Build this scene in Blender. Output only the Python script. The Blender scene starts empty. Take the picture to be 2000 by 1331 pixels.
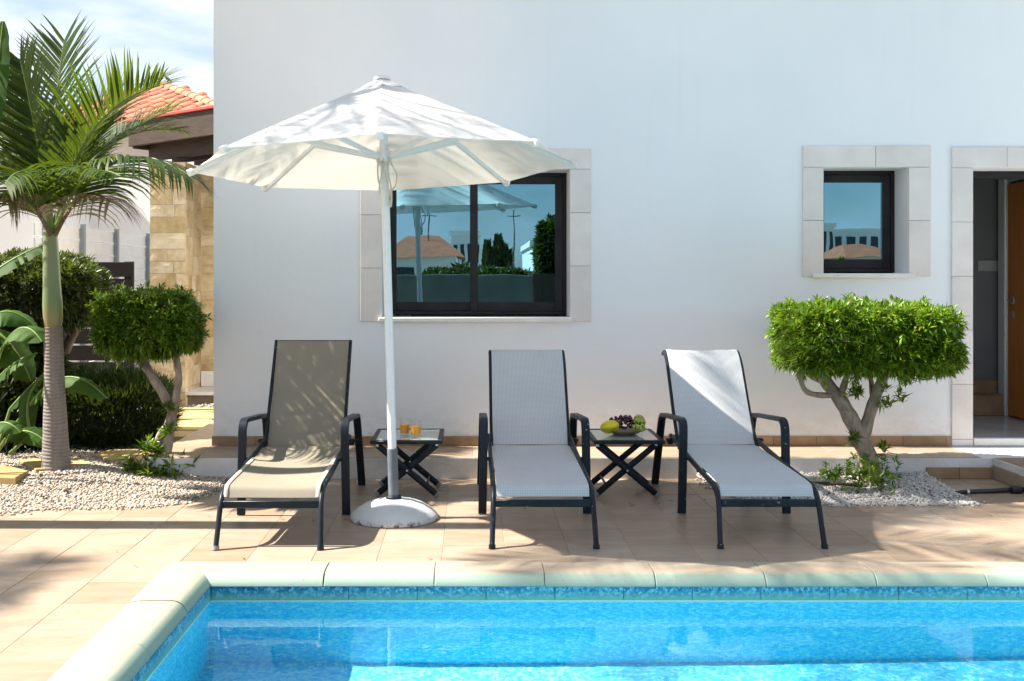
import bpy, bmesh, math, random
import numpy as np
from mathutils import Vector, Matrix

random.seed(7)
rng = np.random.default_rng(11)
R = math.radians
S = bpy.context.scene
COL = S.collection

# ------------------------------------------------------------------ camera, sky, sun, exposure
EYE, FPX, VX, VY = 1.43, 2030.0, 916.0, 544.0        # eye height, focal length and vanishing point in photo pixels
cam_d = bpy.data.cameras.new('camera')
cam_d.sensor_width = 36.0
cam_d.lens = 36.0 * FPX / 2000.0
cam_d.shift_x = (1000.0 - VX) / 2000.0
cam_d.shift_y = -(665.5 - VY) / 2000.0
cam_d.clip_start, cam_d.clip_end = 0.05, 2000.0
cam = bpy.data.objects.new('camera', cam_d)
cam.location = (0, 0, EYE)
cam.rotation_euler = (R(90), 0, 0)
COL.objects.link(cam)
S.camera = cam

SUN_DIR = Vector((0.845, -0.012, -1.0)).normalized()   # the way the light travels
SUN_ELEV = math.asin(-SUN_DIR.z)
world = bpy.data.worlds.new('World')
S.world = world
world.use_nodes = True
wn, wl = world.node_tree.nodes, world.node_tree.links
wn.clear()
w_out = wn.new('ShaderNodeOutputWorld')
w_bg = wn.new('ShaderNodeBackground')
w_bg.inputs['Strength'].default_value = 0.055
w_sky = wn.new('ShaderNodeTexSky')
w_sky.sky_type = 'NISHITA'
w_sky.sun_disc = False
w_sky.sun_elevation = SUN_ELEV
w_sky.sun_rotation = math.atan2(-SUN_DIR.x, -SUN_DIR.y)
w_sky.air_density, w_sky.dust_density, w_sky.ozone_density = 1.0, 0.6, 1.5
w_tc = wn.new('ShaderNodeTexCoord')
w_sep = wn.new('ShaderNodeSeparateXYZ')
wl.new(w_tc.outputs['Generated'], w_sep.inputs[0])
w_den = wn.new('ShaderNodeMath'); w_den.operation = 'ADD'; w_den.inputs[1].default_value = 0.25
wl.new(w_sep.outputs['Z'], w_den.inputs[0])
w_dx = wn.new('ShaderNodeMath'); w_dx.operation = 'DIVIDE'
w_dy = wn.new('ShaderNodeMath'); w_dy.operation = 'DIVIDE'
wl.new(w_sep.outputs['X'], w_dx.inputs[0]); wl.new(w_den.outputs[0], w_dx.inputs[1])
wl.new(w_sep.outputs['Y'], w_dy.inputs[0]); wl.new(w_den.outputs[0], w_dy.inputs[1])
w_cmb = wn.new('ShaderNodeCombineXYZ')
wl.new(w_dx.outputs[0], w_cmb.inputs[0]); wl.new(w_dy.outputs[0], w_cmb.inputs[1])
w_no = wn.new('ShaderNodeTexNoise')
w_no.inputs['Scale'].default_value = 1.7
w_no.inputs['Detail'].default_value = 7.0
w_no.inputs['Roughness'].default_value = 0.55
w_no.inputs['Distortion'].default_value = 0.6
wl.new(w_cmb.outputs[0], w_no.inputs['Vector'])
w_rmp = wn.new('ShaderNodeValToRGB')
w_rmp.color_ramp.elements[0].position = 0.36
w_rmp.color_ramp.elements[1].position = 0.62
wl.new(w_no.outputs['Fac'], w_rmp.inputs['Fac'])
w_mix = wn.new('ShaderNodeMixRGB')
w_mix.inputs['Color2'].default_value = (6.6, 6.95, 7.5, 1)      # sunlit cloud, in the sky texture's own units
w_clm = wn.new('ShaderNodeMath'); w_clm.operation = 'MULTIPLY'; w_clm.inputs[1].default_value = 0.85
wl.new(w_rmp.outputs[0], w_clm.inputs[0])
wl.new(w_clm.outputs[0], w_mix.inputs['Fac'])
wl.new(w_sky.outputs[0], w_mix.inputs['Color1'])
wl.new(w_mix.outputs[0], w_bg.inputs['Color'])
wl.new(w_bg.outputs[0], w_out.inputs['Surface'])

sun_d = bpy.data.lights.new('sun', 'SUN')
sun_d.energy = 5.0
sun_d.angle = R(0.53)
sun_d.color = (1.0, 0.93, 0.82)
sun = bpy.data.objects.new('sun', sun_d)
sun.location = (-8, 0, 12)
sun.rotation_euler = SUN_DIR.to_track_quat('-Z', 'Y').to_euler()
COL.objects.link(sun)
sun_d.cycles.is_caustics_light = True

S.view_settings.view_transform = 'Standard'
S.view_settings.look = 'None'
S.view_settings.gamma = 1.0
S.view_settings.use_curve_mapping = False
S.view_settings.exposure = 1.68
S.render.engine = 'CYCLES'
S.cycles.max_bounces = 10
S.cycles.transparent_max_bounces = 16
S.cycles.transmission_bounces = 8
S.cycles.caustics_refractive = True
S.cycles.caustics_reflective = False
S.cycles.blur_glossy = 0.5
S.cycles.sample_clamp_indirect = 6.0
S.cycles.use_denoising = True

# ------------------------------------------------------------------ helpers
def at(px, py, Y):
    return Vector(((px - VX) / FPX * Y, Y, EYE - (py - VY) / FPX * Y))

def ground(px, py, z=0.0):
    Y = (EYE - z) * FPX / (py - VY)
    return Vector(((px - VX) / FPX * Y, Y, z))

class MB:
    """collects faces of one mesh"""
    def __init__(s):
        s.v, s.f, s.m, s.uv = [], [], [], {}
    def add(s, verts, faces, mi=0):
        b = len(s.v)
        s.v += [tuple(p) for p in verts]
        for f in faces:
            s.f.append(tuple(b + i for i in f)); s.m.append(mi)
        return b
    def box(s, x0, x1, y0, y1, z0, z1, bev=0.0, mi=0, M=None):
        if bev <= 0:
            vs = [(x, y, z) for x in (x0, x1) for y in (y0, y1) for z in (z0, z1)]
            fs = [(0, 1, 3, 2), (4, 6, 7, 5), (0, 4, 5, 1), (2, 3, 7, 6), (0, 2, 6, 4), (1, 5, 7, 3)]
        else:
            bm = bmesh.new()
            bmesh.ops.create_cube(bm, size=1.0)
            for v in bm.verts:
                v.co = Vector(((x0 + x1) / 2 + v.co.x * (x1 - x0), (y0 + y1) / 2 + v.co.y * (y1 - y0), (z0 + z1) / 2 + v.co.z * (z1 - z0)))
            bmesh.ops.bevel(bm, geom=list(bm.edges), offset=bev, segments=1, affect='EDGES', profile=0.5)
            bm.verts.index_update()
            vs = [tuple(v.co) for v in bm.verts]
            fs = [tuple(v.index for v in f.verts) for f in bm.faces]
            bm.free()
        if M is not None:
            vs = [M @ Vector(p) for p in vs]
        s.add(vs, fs, mi)
    def tube(s, path, r, n=8, ref=None, wh=None, cap=True, mi=0, sq=False):
        """sweep along path; r number or list; wh = (half width along ref, half thickness) gives a flat bar"""
        P = [Vector(p) for p in path]
        N = len(P)
        T = []
        for i in range(N):
            t = P[min(i + 1, N - 1)] - P[max(i - 1, 0)]
            T.append(t.normalized() if t.length > 1e-9 else Vector((0, 0, 1)))
        if ref is None:
            a = Vector((1, 0, 0)) if abs(T[0].x) < 0.8 else Vector((0, 1, 0))
            u = (a - T[0] * a.dot(T[0])).normalized()
        rings = []
        for i in range(N):
            if ref is not None:
                u = Vector(ref); u = (u - T[i] * u.dot(T[i]))
                u = u.normalized()
            else:
                u = (u - T[i] * u.dot(T[i])).normalized()
            w = T[i].cross(u)
            ri = r[i] if isinstance(r, (list, tuple)) else r
            ring = []
            if wh is not None:
                a, b = wh
                if sq:
                    c = min(a, b) * 0.35
                    sh = [(a, b - c), (a - c, b), (-a + c, b), (-a, b - c), (-a, -b + c), (-a + c, -b), (a - c, -b), (a, -b + c)]
                else:
                    sh = [(a * math.cos(2 * math.pi * k / n), b * math.sin(2 * math.pi * k / n)) for k in range(n)]
                k_ = ri if ri else 1.0
                ring = [P[i] + u * (x * k_) + w * (y * k_) for x, y in sh]
            else:
                ring = [P[i] + (u * math.cos(2 * math.pi * k / n) + w * math.sin(2 * math.pi * k / n)) * ri for k in range(n)]
            rings.append(ring)
        m = len(rings[0])
        b = len(s.v)
        vs = [p for ring in rings for p in ring]
        fs = []
        for i in range(N - 1):
            for k in range(m):
                k2 = (k + 1) % m
                fs.append((i * m + k, i * m + k2, (i + 1) * m + k2, (i + 1) * m + k))
        if cap:
            fs.append(tuple(reversed(range(m))))
            fs.append(tuple((N - 1) * m + k for k in range(m)))
        s.add(vs, fs, mi)
    def lathe(s, prof, n=24, c=(0, 0, 0), mi=0, cap=False):
        b, m = [], len(prof)
        vs = []
        for k in range(n):
            a = 2 * math.pi * k / n
            for (r, z) in prof:
                vs.append((c[0] + r * math.cos(a), c[1] + r * math.sin(a), c[2] + z))
        fs = []
        for k in range(n):
            k2 = (k + 1) % n
            for i in range(m - 1):
                fs.append((k * m + i, k2 * m + i, k2 * m + i + 1, k * m + i + 1))
        if cap:
            fs.append(tuple(k * m + m - 1 for k in range(n)))
            fs.append(tuple(k * m for k in reversed(range(n))))
        s.add(vs, fs, mi)
    def extrude_x(s, prof, x0, x1, mi=0):
        """closed profile of (y,z) extruded along x"""
        n = len(prof)
        vs = [(x0, y, z) for y, z in prof] + [(x1, y, z) for y, z in prof]
        fs = [(i, (i + 1) % n, n + (i + 1) % n, n + i) for i in range(n)]
        fs += [tuple(reversed(range(n))), tuple(range(n, 2 * n))]
        s.add(vs, fs, mi)
    def xform(s, M):
        s.v = [tuple(M @ Vector(p)) for p in s.v]
        return s

def base_of(o):
    p = Vector((0, 0, 0))
    while o is not None:
        p += o.location
        o = o.parent
    return p

def new_mesh(name, verts, faces, mats, mids=None, smooth=40, uvs=None):
    me = bpy.data.meshes.new(name)
    me.from_pydata(verts, [], faces)
    for m in mats:
        me.materials.append(m)
    if mids is not None and len(mats) > 1:
        me.polygons.foreach_set('material_index', mids)
    if smooth:
        me.polygons.foreach_set('use_smooth', [True] * len(me.polygons))
        me.set_sharp_from_angle(angle=R(smooth))
    if uvs is not None:
        ul = me.uv_layers.new(name='UVMap')
        lv = np.zeros(len(me.loops), dtype=np.int32)
        me.loops.foreach_get('vertex_index', lv)
        ul.data.foreach_set('uv', np.asarray(uvs, dtype=np.float32)[lv].ravel())
    me.update()
    return me

def link(name, me, parent=None, loc=None):
    o = bpy.data.objects.new(name, me)
    COL.objects.link(o)
    if parent is not None:
        o.parent = parent
    if loc is not None:
        o.location = loc
    return o

def build(mb, name, mats, parent=None, smooth=40, uvs=None, world=True):
    """link the collected faces as ONE mesh object; coordinates are world unless world=False"""
    if not isinstance(mats, (list, tuple)):
        mats = [mats]
    vs = mb.v
    if world and parent is not None:
        off = base_of(parent)
        vs = [(p[0] - off.x, p[1] - off.y, p[2] - off.z) for p in vs]
    me = new_mesh(name, vs, mb.f, mats, mb.m, smooth, uvs)
    return link(name, me, parent)

def npmesh(name, V, F, mat, parent=None, smooth=0, world=True):
    """fast triangle mesh from numpy arrays"""
    V = np.asarray(V, dtype=np.float32).copy()
    F = np.asarray(F, dtype=np.int32)
    if world and parent is not None:
        V -= np.array(base_of(parent), dtype=np.float32)
    me = bpy.data.meshes.new(name)
    k = F.shape[1]
    me.vertices.add(len(V)); me.vertices.foreach_set('co', V.ravel())
    me.loops.add(F.size); me.loops.foreach_set('vertex_index', F.ravel())
    me.polygons.add(len(F)); me.polygons.foreach_set('loop_start', np.arange(0, F.size, k, dtype=np.int32))
    if smooth:
        me.polygons.foreach_set('use_smooth', np.ones(len(F), dtype=bool))
    me.materials.append(mat)
    me.update(calc_edges=True)
    me.validate()
    return link(name, me, parent)

def empty(name, loc, label=None, cat=None, group=None):
    o = bpy.data.objects.new(name, None)
    o.empty_display_size = 0.1
    COL.objects.link(o)
    o.location = loc
    if label: tag(o, label, cat, group)
    return o

def tag(o, label=None, cat=None, group=None, kind=None):
    if label: o['label'] = label
    if cat: o['category'] = cat
    if group: o['group'] = group
    if kind: o['kind'] = kind
    return o

def copy_tree(o, parent=None):
    c = o.copy()
    COL.objects.link(c)
    if parent is not None:
        c.parent = parent
    for ch in list(o.children):
        copy_tree(ch, c)
    return c

def fillet(pts, rad, seg=5):
    P = [Vector(p) for p in pts]
    out = [P[0]]
    for i in range(1, len(P) - 1):
        r = rad[i - 1] if isinstance(rad, (list, tuple)) else rad
        a, b = P[i - 1] - P[i], P[i + 1] - P[i]
        t = min(r, a.length * 0.49, b.length * 0.49)
        p0, p1 = P[i] + a.normalized() * t, P[i] + b.normalized() * t
        for k in range(seg + 1):
            u = k / seg
            out.append(p0 * (1 - u) ** 2 + P[i] * 2 * u * (1 - u) + p1 * u * u)
    out.append(P[-1])
    return out

def bez(p0, p1, p2, n):
    p0, p1, p2 = Vector(p0), Vector(p1), Vector(p2)
    return [p0 * (1 - t) ** 2 + p1 * 2 * t * (1 - t) + p2 * t * t for t in [i / n for i in range(n + 1)]]

# ------------------------------------------------------------------ materials
class NT:
    def __init__(s, name):
        s.mat = bpy.data.materials.new(name)
        s.mat.use_nodes = True
        s.nt = s.mat.node_tree
        s.nt.nodes.clear()
        s.out = s.nt.nodes.new('ShaderNodeOutputMaterial')
    def n(s, typ, **kw):
        nd = s.nt.nodes.new('ShaderNode' + typ)
        ins = kw.pop('ins', {})
        for k, v in kw.items():
            setattr(nd, k, v)
        for k, v in ins.items():
            s.set(nd, k, v)
        return nd
    def set(s, nd, k, v):
        sock = nd.inputs[k]
        if isinstance(v, bpy.types.NodeSocket):
            s.nt.links.new(v, sock)
        elif isinstance(v, bpy.types.Node):
            s.nt.links.new(v.outputs[0], sock)
        else:
            if isinstance(v, tuple) and len(v) == 3 and sock.type == 'RGBA':
                v = (*v, 1)
            sock.default_value = v
    def mix(s, fac, a, b, mode='MIX'):
        nd = s.n('MixRGB', blend_type=mode)
        s.set(nd, 'Fac', fac); s.set(nd, 'Color1', a); s.set(nd, 'Color2', b)
        return nd.outputs[0]
    def math(s, op, a, b=0.0, c=None, clamp=False):
        nd = s.n('Math', operation=op, use_clamp=clamp)
        s.set(nd, 0, a); s.set(nd, 1, b)
        if c is not None: s.set(nd, 2, c)
        return nd.outputs[0]
    def ramp(s, fac, stops, interp='LINEAR'):
        nd = s.n('ValToRGB')
        cr = nd.color_ramp
        cr.interpolation = interp
        while len(cr.elements) < len(stops): cr.elements.new(0.5)
        for e, (p, c) in zip(cr.elements, stops):
            e.position = p
            e.color = (c, c, c, 1) if isinstance(c, (int, float)) else (*c, 1)
        s.set(nd, 'Fac', fac)
        return nd.outputs[0]
    def pos(s, scale=(1, 1, 1), rand=False, coord=None):
        """world position (or object coords), scaled; with rand shifted per object"""
        v = coord if coord is not None else s.n('NewGeometry').outputs['Position']
        if rand:
            oi = s.n('ObjectInfo').outputs['Random']
            c = s.n('CombineXYZ')
            s.set(c, 0, s.math('MULTIPLY', oi, 37.0)); s.set(c, 1, s.math('MULTIPLY', oi, 91.0)); s.set(c, 2, s.math('MULTIPLY', oi, 13.0))
            a = s.n('VectorMath', operation='ADD'); s.set(a, 0, v); s.set(a, 1, c.outputs[0]); v = a.outputs[0]
        mp = s.n('Mapping'); s.set(mp, 'Vector', v); mp.inputs['Scale'].default_value = scale
        return mp.outputs[0]
    def noise(s, vec, scale, detail=4.0, rough=0.55, dist=0.0):
        nd = s.n('TexNoise'); s.set(nd, 'Vector', vec)
        nd.inputs['Scale'].default_value = scale; nd.inputs['Detail'].default_value = detail
        nd.inputs['Roughness'].default_value = rough; nd.inputs['Distortion'].default_value = dist
        return nd.outputs['Fac']
    def bump(s, h, strength=0.2, dist=0.01, normal=None):
        nd = s.n('Bump'); s.set(nd, 'Height', h)
        nd.inputs['Strength'].default_value = strength; nd.inputs['Distance'].default_value = dist
        if normal is not None: s.set(nd, 'Normal', normal)
        return nd.outputs[0]
    def pbr(s, color, rough=0.6, normal=None, metallic=0.0, spec=0.5, **kw):
        nd = s.n('BsdfPrincipled')
        s.set(nd, 'Base Color', color); s.set(nd, 'Roughness', rough); s.set(nd, 'Metallic', metallic)
        s.set(nd, 'Specular IOR Level', spec)
        if normal is not None: s.set(nd, 'Normal', normal)
        for k, v in kw.items(): s.set(nd, k.replace('_', ' '), v)
        return nd.outputs[0]
    def done(s, shader):
        s.nt.links.new(shader, s.out.inputs['Surface'])
        return s.mat

def mottled(name, c1, c2, scale, rough=0.7, bump=0.15, bscale=None, stretch=(1, 1, 1), rand=False, tone=0.0, spec=0.35, bdist=0.006, detail=5, lo=0.35, hi=0.68, metallic=0.0):
    t = NT(name)
    v = t.pos(stretch, rand)
    f = t.noise(v, scale, detail)
    col = t.mix(t.ramp(f, [(lo, 0.0), (hi, 1.0)]), c1, c2)
    if tone:
        oi = t.n('ObjectInfo').outputs['Random']
        hs = t.n('HueSaturation')
        t.set(hs, 'Color', col); t.set(hs, 'Value', t.math('MULTIPLY_ADD', oi, tone * 2, 1 - tone))
        col = hs.outputs[0]
    nb = t.bump(t.noise(v, bscale or scale * 4, 5, 0.65), bump, bdist) if bump else None
    return t.done(t.pbr(col, rough, nb, spec=spec, metallic=metallic))

def plain(name, color, rough=0.5, metallic=0.0, spec=0.5):
    t = NT(name)
    v = t.pos()
    f = t.noise(v, 30.0, 4)
    col = t.mix(t.ramp(f, [(0.3, 0.0), (0.7, 0.35)]), color, tuple(c * 0.8 for c in color))
    return t.done(t.pbr(col, rough, None, metallic, spec))

M = {}
def plaster():
    t = NT('white_plaster')
    v = t.pos()
    big = t.noise(v, 0.9, 3, 0.5)
    col = t.mix(t.ramp(big, [(0.35, 0.0), (0.7, 1.0)]), (0.76, 0.79, 0.825), (0.81, 0.835, 0.865))
    st = t.noise(t.pos((14, 14, 0.7)), 1.0, 4, 0.6)
    col = t.mix(t.ramp(st, [(0.60, 0.0), (0.8, 0.07)]), col, (0.50, 0.48, 0.44))
    zz = t.n('SeparateXYZ'); t.set(zz, 0, v)
    low = t.math('MULTIPLY', t.ramp(zz.outputs[2], [(0.20, 1.0), (0.55, 0.0)]), t.ramp(t.noise(t.pos((3, 3, 5)), 3.0, 6, 0.7), [(0.40, 0.0), (0.75, 0.5)]))
    col = t.mix(low, col, (0.50, 0.42, 0.34))
    scuff = t.noise(t.pos((2, 2, 9)), 2.2, 6, 0.7)
    col = t.mix(t.ramp(scuff, [(0.66, 0.0), (0.74, 0.12)]), col, (0.60, 0.60, 0.60))
    b1 = t.bump(t.noise(v, 2.6, 4, 0.55), 0.5, 0.02)
    b2 = t.bump(t.noise(v, 160.0, 3, 0.6), 0.25, 0.002, b1)
    return t.done(t.pbr(col, 0.85, b2, spec=0.2))
M['plaster'] = plaster()
M['plaster_low'] = mottled('painted_render', (0.74, 0.73, 0.72), (0.62, 0.60, 0.57), 6, 0.85, 0.5, 40, bdist=0.01)
M['stone_trim'] = mottled('pale_limestone', (0.665, 0.625, 0.60), (0.745, 0.71, 0.685), 5, 0.75, 0.12, 60, rand=True, tone=0.05, detail=8)
M['sill'] = mottled('white_marble', (0.78, 0.77, 0.74), (0.70, 0.68, 0.65), 8, 0.4, 0)
def deck_tile():
    t = NT('deck_tile_ceramic')
    v = t.pos((1.6, 5, 9), True)
    f = t.noise(v, 1.6, 8, 0.65, 1.2)
    col = t.ramp(f, [(0.25, (0.275, 0.200, 0.143)), (0.5, (0.33, 0.250, 0.184)), (0.75, (0.39, 0.312, 0.242))])
    oi = t.n('ObjectInfo').outputs['Random']
    hs = t.n('HueSaturation'); t.set(hs, 'Color', col)
    t.set(hs, 'Value', t.math('MULTIPLY_ADD', oi, 0.16, 0.92)); t.set(hs, 'Saturation', t.math('MULTIPLY_ADD', oi, -0.15, 1.08))
    dirt = t.noise(t.pos(), 3.1, 6, 0.65)
    col = t.mix(t.ramp(dirt, [(0.52, 0.0), (0.78, 0.28)]), hs.outputs[0], (0.15, 0.108, 0.078))
    spots = t.noise(t.pos(), 42.0, 2, 0.5)
    col = t.mix(t.ramp(spots, [(0.72, 0.0), (0.76, 0.5)]), col, (0.16, 0.115, 0.08))
    nb = t.bump(t.noise(v, 5.0, 6, 0.7), 0.18, 0.004)
    rg = t.math('MULTIPLY_ADD', dirt, 0.25, 0.28)
    return t.done(t.pbr(col, rg, nb, spec=0.45))
M['deck_tile'] = deck_tile()
M['skirting'] = mottled('brown_ceramic', (0.27, 0.165, 0.09), (0.36, 0.24, 0.14), 7, 0.4, 0.1, 40, rand=True, tone=0.08)
M['grout'] = mottled('cement_grout', (0.44, 0.36, 0.27), (0.28, 0.22, 0.16), 6, 0.9, 0.3, 80)
M['soil'] = mottled('garden_soil', (0.16, 0.12, 0.085), (0.24, 0.19, 0.14), 9, 0.95, 0.6, 60)
M['ground'] = mottled('dry_ground', (0.30, 0.25, 0.19), (0.22, 0.20, 0.12), 0.5, 0.95, 0.3, 8)
def coping():
    t = NT('coping_stone')
    v = t.pos((1, 1, 1), True)
    f = t.noise(v, 9, 6)
    col = t.mix(f, (0.35, 0.275, 0.20), (0.45, 0.37, 0.285))
    z = t.n('SeparateXYZ'); t.set(z, 0, t.n('NewGeometry').outputs['Position'])
    edge = t.math('ADD', z.outputs[2], t.math('MULTIPLY', t.math('SUBTRACT', t.noise(v, 14, 4), 0.5), 0.012))
    stain = t.ramp(t.math('MULTIPLY_ADD', edge, 60.0, 0.28), [(0.35, 1.0), (0.98, 0.0)])
    col = t.mix(t.math('MULTIPLY', stain, 0.9), col, (0.25, 0.35, 0.29))
    low = t.ramp(t.math('MULTIPLY_ADD', edge, 22.0, 1.0), [(0.0, 1.0), (0.45, 0.0)])
    col = t.mix(t.math('MULTIPLY', low, 0.6), col, (0.17, 0.27, 0.23))
    spots = t.noise(v, 60.0, 2, 0.5)
    col = t.mix(t.ramp(spots, [(0.70, 0.0), (0.75, 0.6)]), col, (0.18, 0.17, 0.13))
    nb = t.bump(t.noise(v, 70, 4, 0.6), 0.25, 0.003)
    return t.done(t.pbr(col, 0.55, nb, spec=0.4))
M['coping'] = coping()
def mosaic(name, a, b, c, scale, rough, g=0.5, green_low=False):
    t = NT(name)
    v = t.pos()
    vo = t.n('TexVoronoi'); t.set(vo, 'Vector', v); vo.inputs['Scale'].default_value = scale
    f2 = t.noise(v, scale * 0.22, 5, 0.7, 0.4)
    sp = t.n('SeparateColor'); t.set(sp, 0, vo.outputs['Color'])
    m = t.math('ADD', t.math('MULTIPLY', sp.outputs[0], g), t.math('MULTIPLY', f2, 1 - g))
    col = t.ramp(m, [(0.22, a), (0.5, b), (0.78, c)])
    if green_low:
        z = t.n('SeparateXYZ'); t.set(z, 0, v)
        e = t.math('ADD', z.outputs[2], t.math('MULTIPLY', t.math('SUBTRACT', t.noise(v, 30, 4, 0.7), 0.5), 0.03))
        col = t.mix(t.math('MULTIPLY', t.ramp(t.math('MULTIPLY_ADD', e, 14.0, 1.7), [(0.15, 1.0), (0.80, 0.0)]), 0.9), col, (0.19, 0.42, 0.28))  # greener towards the bottom of the band, with a noisy edge
    return t.done(t.pbr(col, rough, None, spec=0.5))
M['liner'] = mosaic('pool_mosaic_scatter', (0.035, 0.57, 0.95), (0.09, 0.74, 0.99), (0.42, 0.92, 0.99), 60.0, 0.5)  # wall colour lifted to stand in for light scattered in the water
M['floor_liner'] = mosaic('pool_floor_mosaic_scatter', (0.06, 0.60, 0.95), (0.14, 0.76, 0.98), (0.50, 0.92, 0.99), 60.0, 0.5)  # floor split from the walls, scattered light put into its colour too
M['pool_step'] = mosaic('pool_step_mosaic', (0.14, 0.50, 0.80), (0.28, 0.64, 0.88), (0.50, 0.80, 0.92), 60.0, 0.5)
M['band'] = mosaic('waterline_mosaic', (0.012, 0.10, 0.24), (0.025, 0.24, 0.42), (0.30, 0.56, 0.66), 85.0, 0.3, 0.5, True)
def water():
    t = NT('pool_water')
    v = t.pos((1, 1.6, 1))
    h = t.noise(v, 3.2, 3, 0.55, 0.3)
    nb = t.bump(h, 0.028, 0.05)
    g = t.n('BsdfGlass'); g.inputs['Roughness'].default_value = 0.0; g.inputs['IOR'].default_value = 1.333
    t.set(g, 'Color', (0.86, 0.97, 1.0)); t.set(g, 'Normal', nb)
    return t.done(g.outputs[0])
M['water'] = water()
def alu(name, col, wear=0.69):
    t = NT(name)
    tc = t.n('TexCoord').outputs['Object']
    v = t.pos((1, 1, 1), True, tc)
    f = t.noise(v, 45, 3, 0.6)
    c = t.mix(t.ramp(t.noise(v, 6, 4), [(0.35, 0.0), (0.7, 1.0)]), col, tuple(x * 1.7 + 0.004 for x in col))
    c = t.mix(t.ramp(f, [(wear, 0.0), (wear + 0.02, 0.75)]), c, (0.42, 0.44, 0.46))
    return t.done(t.pbr(c, t.math('MULTIPLY_ADD', f, 0.3, 0.28), t.bump(t.noise(v, 300, 2), 0.06, 0.001), spec=0.25))
M['alu'] = alu('dark_powder_coat', (0.005, 0.009, 0.015))
M['alu_frame'] = alu('window_frame_coat', (0.011, 0.010, 0.012), 0.9)
M['rubber'] = plain('grey_plastic', (0.22, 0.23, 0.24), 0.6)
M['bolt'] = plain('steel_bolt', (0.55, 0.55, 0.55), 0.35, 0.9)
def mesh_fabric(name, thread, gap, pitch, contrast, edge=None, transl=0.25, tint=(1, 1, 1)):
    t = NT(name)
    uv = t.n('UVMap').outputs[0]
    sp = t.n('SeparateXYZ'); t.set(sp, 0, uv)
    k = 2 * math.pi / pitch
    su = t.math('MULTIPLY_ADD', t.math('SINE', t.math('MULTIPLY', sp.outputs[0], k)), 0.5, 0.5)
    sv = t.math('MULTIPLY_ADD', t.math('SINE', t.math('MULTIPLY', sp.outputs[1], k)), 0.5, 0.5)
    g = t.math('MINIMUM', su, sv)
    fac = t.math('MULTIPLY', t.ramp(g, [(0.05, 1.0), (0.5, 0.0)]), contrast)
    col = t.mix(fac, thread, gap)
    tc = t.n('TexCoord').outputs['Object']
    dirt = t.noise(t.pos((1, 1, 1), True, tc), 5, 5, 0.65)
    col = t.mix(t.ramp(dirt, [(0.45, 0.0), (0.8, 0.30)]), col, tuple(x * 0.62 for x in thread))
    d = t.n('BsdfDiffuse'); t.set(d, 'Color', col); t.set(d, 'Normal', t.bump(g, 0.25, 0.002))
    tr = t.n('BsdfTranslucent'); t.set(tr, 'Color', t.mix(1.0, col, tint, 'MULTIPLY'))
    mx = t.n('MixShader'); mx.inputs[0].default_value = transl
    t.nt.links.new(d.outputs[0], mx.inputs[1]); t.nt.links.new(tr.outputs[0], mx.inputs[2])
    return t.done(mx.outputs[0])
M['sling_beige'] = mesh_fabric('beige_sling', (0.365, 0.33, 0.26), (0.22, 0.195, 0.15), 0.0065, 0.6, transl=0.22)
M['sling_white'] = mesh_fabric('white_mesh_sling', (0.80, 0.81, 0.81), (0.32, 0.36, 0.42), 0.0090, 0.62, transl=0.25)
M['sling_trim'] = mesh_fabric('pale_sling_edge', (0.62, 0.58, 0.50), (0.5, 0.46, 0.38), 0.006, 0.4)
def canopy_mat():
    t = NT('white_canvas')
    v = t.pos()
    col = t.mix(t.ramp(t.noise(v, 3.5, 5), [(0.4, 0.0), (0.75, 1.0)]), (0.86, 0.86, 0.86), (0.80, 0.79, 0.76))
    nb = t.bump(t.noise(t.pos((1, 1, 0.4)), 5.5, 3), 0.16, 0.02)
    nb = t.bump(t.noise(v, 420, 2), 0.1, 0.001, nb)
    d = t.n('BsdfDiffuse'); t.set(d, 'Color', col); t.set(d, 'Normal', nb)
    tr = t.n('BsdfTranslucent'); t.set(tr, 'Color', (0.88, 0.865, 0.815)); t.set(tr, 'Normal', nb)
    mx = t.n('MixShader'); mx.inputs[0].default_value = 0.40
    t.nt.links.new(d.outputs[0], mx.inputs[1]); t.nt.links.new(tr.outputs[0], mx.inputs[2])
    return t.done(mx.outputs[0])
M['canopy'] = canopy_mat()
M['white_metal'] = plain('white_enamel', (0.78, 0.80, 0.82), 0.35)
M['grey_sleeve'] = mottled('grey_sleeve', (0.10, 0.125, 0.145), (0.15, 0.18, 0.20), 12, 0.45, 0.05)
M['rope'] = mottled('cotton_cord', (0.62, 0.60, 0.53), (0.5, 0.47, 0.4), 60, 0.9, 0.3, 200)
def concrete():
    t = NT('painted_concrete')
    v = t.pos()
    col = t.mix(t.noise(v, 9, 6), (0.50, 0.53, 0.55), (0.62, 0.64, 0.65))
    z = t.n('SeparateXYZ'); t.set(z, 0, v)
    chip = t.math('MULTIPLY', t.ramp(t.noise(v, 26, 5, 0.7), [(0.52, 0.0), (0.58, 1.0)]), t.ramp(z.outputs[2], [(0.012, 1.0), (0.034, 0.0)]))
    col = t.mix(chip, col, (0.16, 0.14, 0.12))
    col = t.mix(t.ramp(t.noise(v, 48, 2), [(0.76, 0.0), (0.78, 0.8)]), col, (0.12, 0.12, 0.12))
    return t.done(t.pbr(col, 0.6, t.bump(t.noise(v, 90, 5, 0.65), 0.35, 0.003), spec=0.35))
M['concrete'] = concrete()
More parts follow.
